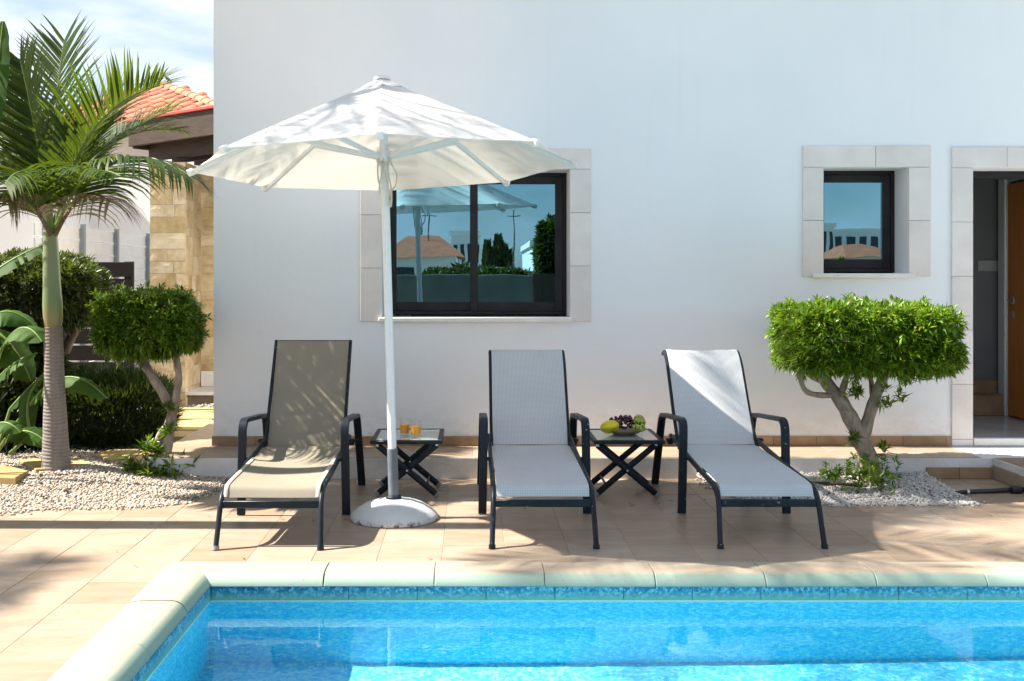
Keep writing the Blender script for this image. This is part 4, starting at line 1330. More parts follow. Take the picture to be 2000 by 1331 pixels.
P3 = P3[(P3[:, 1] < 7.40)]
scatter_pebbles('gravel', np.concatenate([P1, P3]), np.concatenate([Z1, np.full(len(P3), 0.003)]), 0.006, 0.0135, 'pebble_white')
# flagstones set in the gravel
def flag_poly(pts_px, z, name='flagstone'):
    pts = [ground(px, py, z) for px, py in pts_px]
    mb = MB()
    c = sum(pts, Vector((0, 0, 0))) / len(pts)
    n = len(pts)
    mb.add([(p.x, p.y, z - 0.05) for p in pts] + [(p.x, p.y, z - 0.006) for p in pts] + [tuple(p + (c - p) * 0.02) for p in pts],
           [(i, (i + 1) % n, n + (i + 1) % n, n + i) for i in range(n)] + [(n + i, n + (i + 1) % n, 2 * n + (i + 1) % n, 2 * n + i) for i in range(n)] + [tuple(range(2 * n, 3 * n))])
    return mb
path = empty('stepping_stone_path', (-3.0, 9.0, 0.1), 'path of yellow flagstones set in the pebbles at the house corner', 'path')
for pts in ([(-40, 930), (30, 933), (55, 920), (10, 908), (-50, 906)], [(38, 898), (70, 917), (128, 912), (182, 905), (160, 896), (95, 893)], [(180, 888), (215, 899), (268, 893), (300, 884), (262, 876), (210, 879)],
            [(338, 823), (345, 839), (398, 838), (440, 826), (400, 818)], [(345, 806), (343, 817), (420, 817), (436, 808), (390, 804)], [(350, 796), (347, 803), (430, 804), (440, 797)],
            [(330, 842), (333, 853), (372, 852), (392, 842)]):
    build(flag_poly(pts, 0.112), 'flagstone', M['flagstone'], path, smooth=0)

# ================================================================== FOLIAGE BUILDERS
def unit(v):
    return v / np.maximum(np.linalg.norm(v, axis=-1, keepdims=True), 1e-9)
def leaf_arrays(base, direc, length, width, droop=0.15, fold=0.25):
    """lance-shaped leaves: five points, four triangles each, folded along the midrib"""
    n = len(base)
    d = unit(direc)
    up = np.tile(np.array([0, 0, 1.0]), (n, 1)) + rng.normal(0, 0.35, (n, 3))
    s = unit(np.cross(d, up)); nn = unit(np.cross(s, d))
    L = length[:, None]; W = width[:, None]
    mid = base + d * L * 0.45 - nn * L * 0.02
    tip = base + d * L + np.array([0, 0, -1.0]) * L * droop
    l = mid + s * W * 0.5 + nn * W * fold
    r = mid - s * W * 0.5 + nn * W * fold
    V = np.stack([base, r, mid, l, tip], 1).reshape(-1, 3)
    f = np.array([(0, 1, 2), (0, 2, 3), (1, 4, 2), (2, 4, 3)])
    F = (f[None] + (np.arange(n) * 5)[:, None, None]).reshape(-1, 3)
    return V, F
def rosettes(C, N, per, length, width, spread=(0.35, 1.15), droop=0.12):
    n = len(C)
    N = unit(N)
    a = np.tile(np.array([1.0, 0.3, 0.1]), (n, 1)); u = unit(np.cross(N, a)); v = np.cross(N, u)
    th = (np.arange(per)[None] * 2.4 + rng.random((n, 1)) * 6.28)
    sp = rng.uniform(spread[0], spread[1], (n, per))
    d = N[:, None] * np.cos(sp)[..., None] + (u[:, None] * np.cos(th)[..., None] + v[:, None] * np.sin(th)[..., None]) * np.sin(sp)[..., None]
    base = C[:, None] + N[:, None] * (rng.uniform(-0.02, 0.02, (n, per)))[..., None]
    L = length * rng.uniform(0.65, 1.2, (n, per)); W = width * rng.uniform(0.8, 1.2, (n, per))
    return leaf_arrays(base.reshape(-1, 3), d.reshape(-1, 3), L.ravel(), W.ravel(), droop)
def super_points(n, ex, depth, p=3.2, seed=0, lump=0.045, zmin=-1.0):
    """points near the surface of a rounded box (half sizes ex), with outward directions"""
    r = np.random.default_rng(seed)
    s = r.uniform(-1, 1, (n * 14, 3))                       # even density through the outer shell, corners included
    q = (np.abs(s) ** p).sum(1) ** (1 / p)
    s = s[(q < 1) & (q > 1 - depth) & (r.random(len(q)) < ((q - 1 + depth) / depth) ** 0.7)][:n]
    q = (np.abs(s) ** p).sum(1) ** (1 / p)
    d = unit(s)
    lum = 1 + lump * (np.sin(4.3 * d[:, 0] + 2 * d[:, 2] + seed) * np.sin(5.1 * d[:, 1] + 1.7 * seed) + 0.7 * np.sin(9 * d[:, 0] + seed * 2.2) * np.sin(8 * d[:, 2] + 3 * d[:, 1]))
    t = lum
    nrm = unit(np.sign(s) * np.abs(s / q[:, None]) ** (p - 1) / np.array(ex))
    P = s * t[:, None] * np.array(ex)
    ok = s[:, 2] > zmin
    return P[ok], nrm[ok]
def limb(mb, pts, r0, r1, n=10, wob=0.06):
    P = [Vector(p) for p in pts]
    out, rad = [], []
    N = len(P)
    for i in range(N - 1):
        a = P[max(i - 1, 0)]; b = P[i]; c = P[i + 1]; d = P[min(i + 2, N - 1)]
        for k in range(4):
            t = k / 4
            out.append(0.5 * ((2 * b) + (-a + c) * t + (2 * a - 5 * b + 4 * c - d) * t * t + (-a + 3 * b - 3 * c + d) * t ** 3))
    out.append(P[-1])
    for i, q in enumerate(out):
        t = i / (len(out) - 1)
        rad.append((r0 + (r1 - r0) * t) * (1 + wob * math.sin(i * 1.7 + r0 * 90)))
    mb.tube(out, rad, n)

# ================================================================== CLIPPED TREE ON THE RIGHT
def topiary(base, Y, label, limbs, cen, ex, nros, leaf_len, leaf_w, mat, seed, bark_m, pw=3.2, per=8, zmin=-0.97):
    root = empty('clipped_tree', base, label, 'tree')
    tr = MB()
    for pts, r0, r1 in limbs:
        limb(tr, [at(px, py, Y + dy) for px, py, dy in pts], r0, r1)
    build(tr, 'trunk', bark_m, root, smooth=60)
    C, N = super_points(nros, ex, 0.42, pw, seed, zmin=zmin)
    hole = np.sin(11 * C[:, 0] + seed) * np.sin(13 * C[:, 1] + 2 * seed) + np.sin(17 * C[:, 2] + 7 * C[:, 0]) * 0.8
    keep = (hole > -0.75) | (np.random.default_rng(seed).random(len(C)) < 0.35)
    C, N = C[keep], N[keep]
    shoot = np.random.default_rng(seed + 1).random(len(C)) < 0.05
    C[shoot] += N[shoot] * np.random.default_rng(seed + 2).uniform(0.02, 0.07, (int(shoot.sum()), 1))
    C = C + np.array(cen)
    N = unit(N + np.array([0, 0, 0.35]) + rng.normal(0, 0.35, N.shape))
    V, F = rosettes(C, N, per, leaf_len, leaf_w)
    tag(npmesh('crown', V, F, mat, root), kind='stuff')
    return root
yt = 7.12
c = at(1684, 661, yt)
right_tree = topiary((at(1703, 932, yt).x, yt, 0.0), yt, 'bright green clipped tree with a forked pale trunk beside the doorway', [
    ([(1706, 938, 0), (1697, 900, 0), (1682, 858, 0), (1660, 815, 0), (1640, 780, 0.02), (1608, 738, 0.05), (1592, 690, 0.08), (1575, 650, 0.1)], 0.072, 0.030),
    ([(1684, 862, 0), (1697, 815, -0.03), (1712, 770, -0.06), (1728, 735, -0.1), (1752, 705, -0.12), (1790, 670, -0.15)], 0.046, 0.022),
    ([(1630, 772, 0.02), (1597, 772, 0), (1574, 764, -0.03), (1563, 742, -0.05), (1566, 722, -0.06), (1585, 690, -0.06)], 0.022, 0.013),
    ([(1612, 748, 0.05), (1585, 735, 0.0), (1570, 718, -0.05), (1560, 690, -0.08)], 0.024, 0.012),
    ([(1640, 775, 0.02), (1650, 748, -0.05), (1656, 720, -0.1), (1662, 680, -0.15)], 0.026, 0.014),
    ([(1705, 790, -0.05), (1703, 755, 0.05), (1699, 725, 0.12), (1705, 690, 0.2)], 0.022, 0.013),
    ([(1600, 730, 0.06), (1606, 700, 0.2), (1620, 660, 0.3)], 0.022, 0.012),
    ([(1722, 750, -0.1), (1745, 720, 0.1), (1770, 690, 0.25)], 0.022, 0.012)],
    c, (0.535, 0.44, 0.212), 5600, 0.056, 0.0155, M['leaf_bright'], 4, M['bark_pale'], 7.0, 9)
# loose twigs and basal shoots of that tree
def sprays(spots, Y, mat, root, L, W, per=14, name='shoot'):
    for (px, py, r, n, dy) in spots:
        C0 = np.array(at(px, py, Y + dy))
        n = int(n * 2.2)
        C = C0 + rng.normal(0, 1, (n, 3)) * np.array([r * 1.3, r * 0.8, r * 0.6])
        N = unit(rng.normal(0, 0.7, (n, 3)) + np.array([0, -0.2, 0.8]))
        V, F = rosettes(C, N, per, L, W, (0.4, 1.3))
        tag(npmesh(name, V, F, mat, root), kind='stuff')
sprays([(1682, 770, 0.03, 3, -0.1), (1752, 778, 0.05, 4, -0.15), (1765, 742, 0.04, 3, -0.3), (1722, 880, 0.025, 2, -0.05), (1662, 858, 0.02, 2, -0.03)], yt, M['leaf_bright'], right_tree, 0.075, 0.017, 11, 'twig_leaves')
sprays([(1622, 930, 0.03, 5, -0.25), (1652, 928, 0.05, 8, -0.22), (1690, 918, 0.07, 12, -0.18), (1705, 932, 0.06, 10, -0.25), (1680, 935, 0.06, 8, -0.3)], yt, M['leaf_bright'], right_tree, 0.055, 0.014, 9, 'basal_shoot')

# ================================================================== CLIPPED TREE ON THE LEFT
yl = 7.62
c = at(292, 632, yl)
left_tree = topiary((at(320, 908, yl).x, yl, 0.06), yl, 'rounded clipped tree with a thin forked trunk in front of the stone pillar', [
    ([(320, 912, 0), (324, 880, 0), (330, 840, 0), (338, 800, 0)], 0.052, 0.036),
    ([(338, 806, 0), (318, 768, 0), (296, 735, 0.02), (280, 705, 0.05), (265, 680, 0.08), (262, 650, 0.1)], 0.040, 0.022),
    ([(337, 806, 0), (345, 770, -0.02), (349, 735, -0.03), (344, 700, -0.02), (335, 670, 0.0), (320, 645, 0)], 0.030, 0.020),
    ([(290, 730, 0.02), (262, 700, 0), (235, 680, -0.04), (222, 665, -0.05)], 0.018, 0.010),
    ([(322, 905, -0.02), (308, 880, -0.04), (312, 850, -0.03), (326, 832, -0.01)], 0.030, 0.022)],
    c, (0.330, 0.35, 0.215), 3000, 0.060, 0.0165, M['leaf_mid'], 9, M['bark_pale'], 4.2, 9)
sprays([(272, 935, 0.06, 9, -0.25), (300, 928, 0.08, 14, -0.2), (345, 918, 0.06, 9, -0.15), (292, 880, 0.035, 5, -0.1), (318, 940, 0.07, 9, -0.3), (256, 925, 0.04, 4, -0.25), (330, 800, 0.02, 2, -0.05), (332, 845, 0.015, 2, -0.05)], yl, M['leaf_mid'], left_tree, 0.10, 0.021, 9, 'basal_shoot')

# ================================================================== DARK TREE AND SHRUB BEHIND THE PALM
yd = 8.7
dark_tree = empty('clipped_tree', at(120, 800, yd), 'large dark clipped tree behind the palm trunk', 'tree')
tr = MB()
limb(tr, [at(60, 820, yd), at(95, 760, yd), at(120, 700, yd), at(150, 640, yd), at(175, 600, yd)], 0.06, 0.03)
limb(tr, [at(35, 800, yd), at(42, 730, yd), at(50, 680, yd), at(40, 600, yd)], 0.09, 0.05)
limb(tr, [at(120, 700, yd), at(90, 660, yd + 0.1), at(60, 600, yd + 0.2)], 0.04, 0.025)
build(tr, 'trunk', M['bark_dark'], dark_tree, smooth=60)
C, N = super_points(2600, (0.58, 0.50, 0.31), 0.35, 3.0, 21, 0.08)
C = C + np.array(at(65, 572, yd))
V, F = rosettes(C, unit(N + np.array([0, 0, 0.3]) + rng.normal(0, 0.4, N.shape)), 8, 0.075, 0.018)
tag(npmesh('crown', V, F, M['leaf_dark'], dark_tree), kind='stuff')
shrub = empty('shrub', (-3.0, 8.55, 0.09), 'low rounded dark green needle shrub between the palm and the pillar', 'shrub')
n = 26000
C, N = super_points(n, (0.56, 0.42, 0.37), 0.30, 2.6, 33, 0.06, -0.85)
C = C * np.array([1, 1, 0.85]) + np.array((-2.98, 8.5, 0.33))
d = unit(N * 0.5 + np.array([0, 0, 0.75]) + rng.normal(0, 0.4, N.shape))
V, F = leaf_arrays(C, d, rng.uniform(0.07, 0.14, len(C)), rng.uniform(0.007, 0.011, len(C)), 0.1, 0.15)
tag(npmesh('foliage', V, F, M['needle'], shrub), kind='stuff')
st_ = MB()
for k in range(7):
    a = k * 0.9
    limb(st_, [(-2.98, 8.5, 0.05), (-2.98 + 0.15 * math.cos(a), 8.5 + 0.12 * math.sin(a), 0.25), (-2.98 + 0.4 * math.cos(a), 8.5 + 0.3 * math.sin(a), 0.55)], 0.018, 0.006, 6)
build(st_, 'stem', M['bark_dark'], shrub)

under = empty('shrub', at(20, 870, 8.3), 'dark leafy bush at the left edge behind the broad paddle leaves', 'shrub')
C, N = super_points(420, (0.42, 0.30, 0.42), 0.5, 2.4, 41, 0.12)
C = C + np.array(at(15, 770, 8.35))
V, F = rosettes(C, unit(N + np.array([0, 0, 0.4])), 6, 0.15, 0.05, droop=0.3)
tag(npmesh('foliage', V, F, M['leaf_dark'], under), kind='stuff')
st_ = MB()
for k in range(5):
    b_ = at(20, 880, 8.35); a = k * 1.26
    limb(st_, [b_, b_ + Vector((0.1 * math.cos(a), 0.08 * math.sin(a), 0.25)), b_ + Vector((0.3 * math.cos(a), 0.2 * math.sin(a), 0.6))], 0.016, 0.006, 6)
build(st_, 'stem', M['bark_dark'], under)

# ================================================================== PALMS
def frond(root, p0, p1, p2, Lmax, mat, droop, n=46, width=0.026, vee=0.35, rach=0.016, seed=0, sweep=0.48, gap=0.0):
    r = np.random.default_rng(seed)
    rp = bez(p0, p1, p2, 26)
    rm = MB()
    rm.tube(rp, [rach * (1 - 0.85 * i / 26) + 0.0015 for i in range(27)], 6)
    V, F = [], []
    for i in range(n):
        t = 0.16 + 0.84 * (i + 0.5) / n
        P = Vector(p0) * (1 - t) ** 2 + Vector(p1) * 2 * t * (1 - t) + Vector(p2) * t * t
        T = ((Vector(p1) - Vector(p0)) * (1 - t) + (Vector(p2) - Vector(p1)) * t).normalized()
        side = T.cross(Vector((0, 0, 1)))
        side = side.normalized() if side.length > 0.12 else Vector((1, 0, 0))
        if abs(T.z) > 0.9: side = Vector((0.93, -0.36, 0)).normalized()
        up = side.cross(T).normalized()
        L = Lmax * (0.35 + 0.65 * math.sin(math.pi * min(0.12 + 0.80 * t, 1.0)) ** 0.8) * (1 if t < 0.9 else 0.8)
        for s in (-1, 1):
            if r.random() < gap: continue
            l = L * r.uniform(0.85, 1.1)
            sw = sweep + 0.38 * t + r.uniform(-0.08, 0.08)
            d = (T * math.sin(sw) + side * s * math.cos(sw) + up * (vee * r.uniform(0.5, 1.4))).normalized()
            q = P.copy(); w0 = width * r.uniform(0.8, 1.15)
            b = len(V)
            segs = 5
            for k in range(segs + 1):
                u = k / segs
                wd = w0 * (0.45 + 1.1 * u if u < 0.4 else (1 - u) ** 0.8 * 1.2)
                dd = (d + Vector((0, 0, -1)) * droop * u * u * 1.6).normalized()
                ws = dd.cross(up); ws = ws.normalized() if ws.length > 1e-3 else side
                V.append(tuple(q - ws * wd * 0.5)); V.append(tuple(q + ws * wd * 0.5))
                q = q + dd * (l / segs)
            for k in range(segs):
                F.append((b + 2 * k, b + 2 * k + 1, b + 2 * k + 3, b + 2 * k + 2))
    fo = npmesh('frond', np.array(V), np.array(F), mat, root)
    build(rm, 'rachis', M['stalk'] if mat is not M['palm_dry'] else M['bark_dark'], fo)
    return fo
yp = 7.3
pb = at(110, 926, yp)
palm = empty('palm_tree', (pb.x, yp, 0.05), 'young feather palm with a ringed grey trunk and green crownshaft in the pebble bed', 'palm tree')
tk = MB()
prof = [(0.098, 930), (0.104, 920), (0.097, 900), (0.088, 870), (0.082, 830), (0.073, 780), (0.067, 720), (0.063, 660), (0.061, 634)]
pts, rad = [], []
for i in range(len(prof) - 1):
    for k in range(6):
        t = k / 6
        rr, py = prof[i][0] * (1 - t) + prof[i + 1][0] * t, prof[i][1] * (1 - t) + prof[i + 1][1] * t
        pts.append(at(104 + (py - 634) / 296 * 6, py, yp)); rad.append(rr * (1 + 0.012 * math.sin(len(pts) * 1.3) * math.sin(len(pts) * 0.37)))
tk.tube(pts, rad, 20)
build(tk, 'trunk', M['palm_bark'], palm, smooth=60)
cs_ = MB()
pts = [at(104 - 6 * k / 9, 640 - 190 * k / 9, yp) for k in range(10)]
cs_.tube(pts, [0.056, 0.066, 0.068, 0.064, 0.060, 0.058, 0.056, 0.053, 0.050, 0.046], 20)
build(cs_, 'crownshaft', M['crownshaft'], palm, smooth=60)
FR = [  # base, control, tip in photo pixels with their own depths, leaflet length, droop
    ((100, 455, 7.30), (98, 250, 7.45), (126, 78, 7.60), 0.52, 0.10, 'palm_leaf', 0.25, 46),
    ((108, 455, 7.28), (150, 205, 7.10), (312, 168, 6.95), 0.47, 0.22, 'palm_leaf', 0.45, 46),
    ((110, 455, 7.25), (215, 232, 6.95), (372, 345, 6.75), 0.50, 1.25, 'palm_leaf', -0.05, 38),
    ((108, 450, 7.40), (190, 262, 7.75), (338, 215, 7.95), 0.40, 0.25, 'palm_leaf', 0.25, 40),
    ((96, 455, 7.35), (40, 255, 7.60), (-60, 150, 7.70), 0.46, 0.15, 'palm_leaf', 0.35, 42),
    ((96, 455, 7.28), (15, 270, 7.10), (-120, 330, 6.95), 0.46, 0.8, 'palm_leaf', 0.15, 42),
    ((98, 460, 7.22), (40, 325, 6.85), (-70, 420, 6.65), 0.46, 0.95, 'palm_leaf', 0.05, 40),
    ((102, 455, 7.20), (60, 285, 6.80), (10, 360, 6.50), 0.42, 0.9, 'palm_leaf', 0.20, 34),
    ((104, 450, 7.45), (130, 290, 7.95), (190, 270, 8.35), 0.44, 0.35, 'palm_leaf', 0.30, 40),
    ((100, 450, 7.42), (60, 280, 7.80), (15, 215, 8.20), 0.44, 0.25, 'palm_leaf', 0.30, 40),
    ((106, 455, 7.34), (175, 235, 7.62), (345, 255, 7.85), 0.48, 0.55, 'palm_leaf', 0.15, 42),
    ((100, 455, 7.31), (70, 235, 7.30), (40, 120, 7.35), 0.46, 0.12, 'palm_leaf', 0.3, 42),
    ((108, 452, 7.36), (150, 265, 7.42), (235, 180, 7.55), 0.46, 0.2, 'palm_leaf', 0.3, 42),
    ((106, 455, 7.22), (160, 300, 6.75), (235, 345, 6.35), 0.44, 0.8, 'palm_leaf', 0.1, 36),
    ((108, 460, 7.20), (160, 345, 7.00), (215, 395, 6.85), 0.42, 1.8, 'palm_dry', -0.1, 26),
    ((98, 460, 7.18), (50, 350, 6.95), (15, 395, 6.80), 0.40, 1.8, 'palm_dry', -0.1, 24),
]
for i, (a, b, c, L, dr, mt, ve, n) in enumerate(FR):
    frond(palm, at(*a), at(*b), at(*c), L * 1.12, M[mt], dr, int(n * 1.3), 0.027 if mt == 'palm_leaf' else 0.017, ve, 0.015, i + 3, gap=0.03 if mt == 'palm_leaf' else 0.2)
def tall_palm(x, y, h, label, seed, nf=15, size=1.9):
    r = random.Random(seed)
    root = empty('palm_tree', (x, y, 0.05), label, 'palm tree', 'tall palms left of the terrace')
    t = MB()
    N = 24
    pts = [(x + 0.12 * math.sin(k / N * 2.2), y, 0.02 + h * k / N) for k in range(N + 1)]
    t.tube(pts, [0.115 - 0.04 * k / N + (0.04 if k == 0 else 0) for k in range(N + 1)], 14)
    build(t, 'trunk', M['palm_bark'], root, smooth=60)
    top = Vector(pts[-1])
    for k in range(nf):
        a = k * 2.39996 + r.random() * 0.3
        e_ = 0.2 + 1.1 * ((k * 0.618) % 1.0)
        d = Vector((math.cos(a) * math.cos(e_), math.sin(a) * math.cos(e_), math.sin(e_)))
        p1 = top + d * size * 0.62
        p2 = p1 + (Vector((d.x, d.y, d.z * 0.2)).normalized() * size * 0.5 + Vector((0, 0, -0.35 * size * (1.1 - e_ * 0.5))))
        frond(root, top, p1, p2, 0.52, M['palm_leaf'], 0.5, 40, 0.03, 0.2, 0.02, seed * 40 + k)
tall_palm(-4.15, 6.06, 6.35, 'tall palm just left of the picture whose trunk shades a dark stripe across the deck', 2, 13)
tall_palm(-11.9, 4.72, 10.3, 'tall palm far left of the pool shading the coping corner', 3, 8, 1.15)

# ================================================================== BROAD-LEAVED PLANTS AT THE LEFT EDGE
def paddle(root, p0, p1, p2, wmax, seed, torn=5, curl=0.25, stem=None):
    r = random.Random(seed)
    n = 22
    rib = bez(p0, p1, p2, n)
    mb = MB(); V, F = [], []
    cuts = sorted(r.sample(range(3, n - 2), torn)) if torn else []
    for side in (-1, 1):
        mycuts = [c_ + (side > 0) for c_ in cuts]
        prev = None
        for i in range(n + 1):
            t = i / n
            T = (rib[min(i + 1, n)] - rib[max(i - 1, 0)]).normalized()
            s = T.cross(Vector((0, -0.35, 1))); s = s.normalized() if s.length > 0.05 else Vector((1, 0, 0))
            up = s.cross(T).normalized()
            w = wmax * (math.sin(math.pi * min(t * 0.96 + 0.03, 1)) ** 0.55)
            b = len(V)
            for k in range(4):
                u = k / 3
                q = rib[i] + s * side * w * u + up * (0.10 * w * u - curl * w * u * u) + Vector((0, 0, -curl * w * 0.6 * u * u)) + up * 0.006 * math.sin(i * 2.1) * u
                V.append(tuple(q))
            if i > 0:
                if i in mycuts:
                    nb = len(V)
                    for k in range(4):
                        u = k / 3
                        V.append(tuple(Vector(V[b + k]) + T * (-0.035 * u * w / 0.15) + Vector((0, 0, -0.05 * u))))
                    cur = nb
                else:
                    cur = b
                for k in range(3):
                    F.append((prev + k, prev + k + 1, cur + k + 1, cur + k) if side > 0 else (prev + k, cur + k, cur + k + 1, prev + k + 1))
            prev = b
    mb.add(V, F)
    lf = build(mb, 'leaf', M['paddle'], root, smooth=60)
    m2 = MB()
    m2.tube(([Vector(q) for q in stem] if stem else []) + rib, [0.014] * (len(stem) if stem else 0) + [0.011 * (1 - 0.8 * i / n) + 0.002 for i in range(n + 1)], 7)
    build(m2, 'midrib', M['stalk'], lf, smooth=60)
g = 7.75
bop = empty('banana_plant', at(20, 880, g), 'broad paddle leaved plant at the left edge beside the palm trunk', 'plant')
paddle(bop, at(60, 790, g - 0.1), at(130, 690, g - 0.3), at(208, 778, g - 0.45), 0.10, 1, 6, 0.5, [at(5, 870, g), at(30, 830, g - 0.05)])
paddle(bop, at(-5, 700, g), at(40, 600, g - 0.1), at(82, 668, g - 0.25), 0.15, 2, 4, 0.3, [at(-20, 880, g), at(-15, 790, g)])
paddle(bop, at(-60, 690, g), at(-10, 560, g + 0.1), at(70, 640, g + 0.1), 0.16, 3, 3, 0.3, [at(-40, 880, g)])
paddle(bop, at(10, 860, g - 0.3), at(50, 820, g - 0.35), at(98, 872, g - 0.4), 0.12, 4, 2, 0.2, [at(-10, 890, g - 0.2)])
paddle(bop, at(20, 800, g + 0.1), at(70, 740, g + 0.1), at(105, 715, g + 0.1), 0.08, 5, 3, 0.3, [at(-5, 880, g + 0.05)])
paddle(bop, at(-40, 640, g + 0.2), at(20, 640, g + 0.1), at(60, 745, g + 0.05), 0.15, 7, 4, 0.35, [at(-40, 880, g + 0.1)])
paddle(bop, at(-20, 760, g - 0.1), at(25, 700, g - 0.15), at(72, 690, g - 0.2), 0.10, 8, 3, 0.3, [at(-15, 880, g)])
paddle(bop, at(60, 850, g - 0.15), at(40, 770, g - 0.1), at(85, 735, g - 0.05), 0.07, 9, 2, 0.3, [at(20, 885, g - 0.1)])
paddle(bop, at(-30, 860, g - 0.35), at(0, 800, g - 0.45), at(40, 845, g - 0.5), 0.10, 6, 2, 0.3)
g2_ = 7.0
tallp = empty('banana_plant', (at(-70, 900, g2_).x, g2_, 0.05), 'taller broad leaved plant whose upright leaf enters at the top left corner', 'plant')
paddle(tallp, at(-40, 330, g2_), at(-10, 200, g2_), at(6, 42, g2_ + 0.05), 0.10, 11, 0, 0.15, [at(-70, 900, g2_), at(-60, 600, g2_)])
paddle(tallp, at(-45, 560, g2_ + 0.3), at(20, 500, g2_ + 0.35), at(108, 470, g2_ + 0.5), 0.12, 12, 3, 0.2, [at(-70, 900, g2_), at(-62, 720, g2_ + 0.1)])
paddle(tallp, at(-70, 300, g2_), at(-60, 120, g2_), at(-110, -40, g2_ - 0.1), 0.13, 13, 3, 0.2, [at(-70, 900, g2_)])

# ================================================================== FALLEN LEAVES ON THE TILES
n = 46
fx = np.concatenate([rng.uniform(1.0, 2.0, 16), rng.uniform(-2.2, 3.6, 30)]); fy = np.concatenate([rng.uniform(6.5, 7.3, 16), rng.uniform(4.9, 7.35, 30)])
a = rng.random(n) * 6.283
V, F = leaf_arrays(np.stack([fx, fy, np.full(n, 0.006)], -1), np.stack([np.cos(a), np.sin(a), 0.02 * np.ones(n)], -1), rng.uniform(0.02, 0.055, n), rng.uniform(0.008, 0.014, n), 0.0, 0.35)
V[:, 2] = np.maximum(V[:, 2], 0.003)
tag(npmesh('fallen_leaves', V, F, M['palm_dry']), kind='stuff')

# ================================================================== PIPES IN THE BEDS
pp = MB(); pp.tube([(1.72, 7.0, 0.05)] + bez(at(1590, 944, 7.02), at(1640, 944, 6.98), at(1692, 950, 6.95), 8), 0.011, 10)
tag(build(pp, 'irrigation_pipe', M['brown_pipe'], None), 'thin dusty irrigation pipe lying on the pebbles under the clipped tree', 'pipe')
hp = empty('drain_hose', (3.3, 6.9, 0.0), 'thick black hose with a coupling lying across the tiled recess', 'hose')
h0 = [ground(1853, 963, 0.012), ground(1885, 961, 0.016), ground(1940, 959, 0.018), ground(1975, 957, 0.02), ground(2060, 955, 0.02), ground(2200, 962, 0.02)]
hb = MB(); hb.tube(h0, [0.008, 0.014, 0.016, 0.017, 0.018, 0.018], 12); build(hb, 'hose', M['hose'], hp)
q = ground(1984, 957, 0.024)
cb = MB(); cb.tube([q + Vector((-0.035, 0, 0)), q + Vector((-0.03, 0, 0)), q + Vector((0.03, 0, 0)), q + Vector((0.035, 0, 0))], [0.020, 0.027, 0.027, 0.020], 14); build(cb, 'coupling', M['hose'], hp)
q = ground(1890, 961, 0.017)
cb = MB(); cb.tube([q + Vector((-0.008, 0, 0)), q + Vector((0.008, 0, 0))], 0.0165, 12); build(cb, 'clamp', M['bolt'], hp)

# ================================================================== FENCES, PILLAR, PORCH, NEIGHBOUR
gate = empty('wooden_fence', (-4.3, 10.4, 0.1), 'dark stained fence of wide horizontal boards behind the clipped trees', 'fence')
zz = 0.10
for k in range(9):
    hgt = 0.1625
    mb = MB(); mb.box(-6.4, -3.36, 10.40, 10.425, zz + 0.006, zz + hgt - 0.007, 0.002)
    build(mb, 'board', M['dark_wood'], gate, smooth=0)
    zz += 0.1672
for xp in (-6.3, -4.9, -3.42):
    mb = MB(); mb.box(xp - 0.04, xp + 0.04, 10.427, 10.50, 0.08, 1.60, 0.003); build(mb, 'post', M['dark_wood'], gate, smooth=0)
wf = empty('white_fence', (-4.52, 11.2, 0.1), 'white plank fence with grey posts beyond the dark boards', 'fence')
for k in range(12):
    z_ = 0.14 + 0.158 * k
    mb = MB(); mb.box(-4.53, -4.505, 10.8, 15.5, z_, z_ + 0.140, 0.002); build(mb, 'plank', M['white_board'], wf, smooth=0)
for y_ in (11.0, 12.05, 13.2, 14.5, 15.4):
    mb = MB(); mb.box(-4.50, -4.45, y_ - 0.03, y_ + 0.03, 0.08, 2.06, 0.003); build(mb, 'post', M['grey_post'], wf, smooth=0)

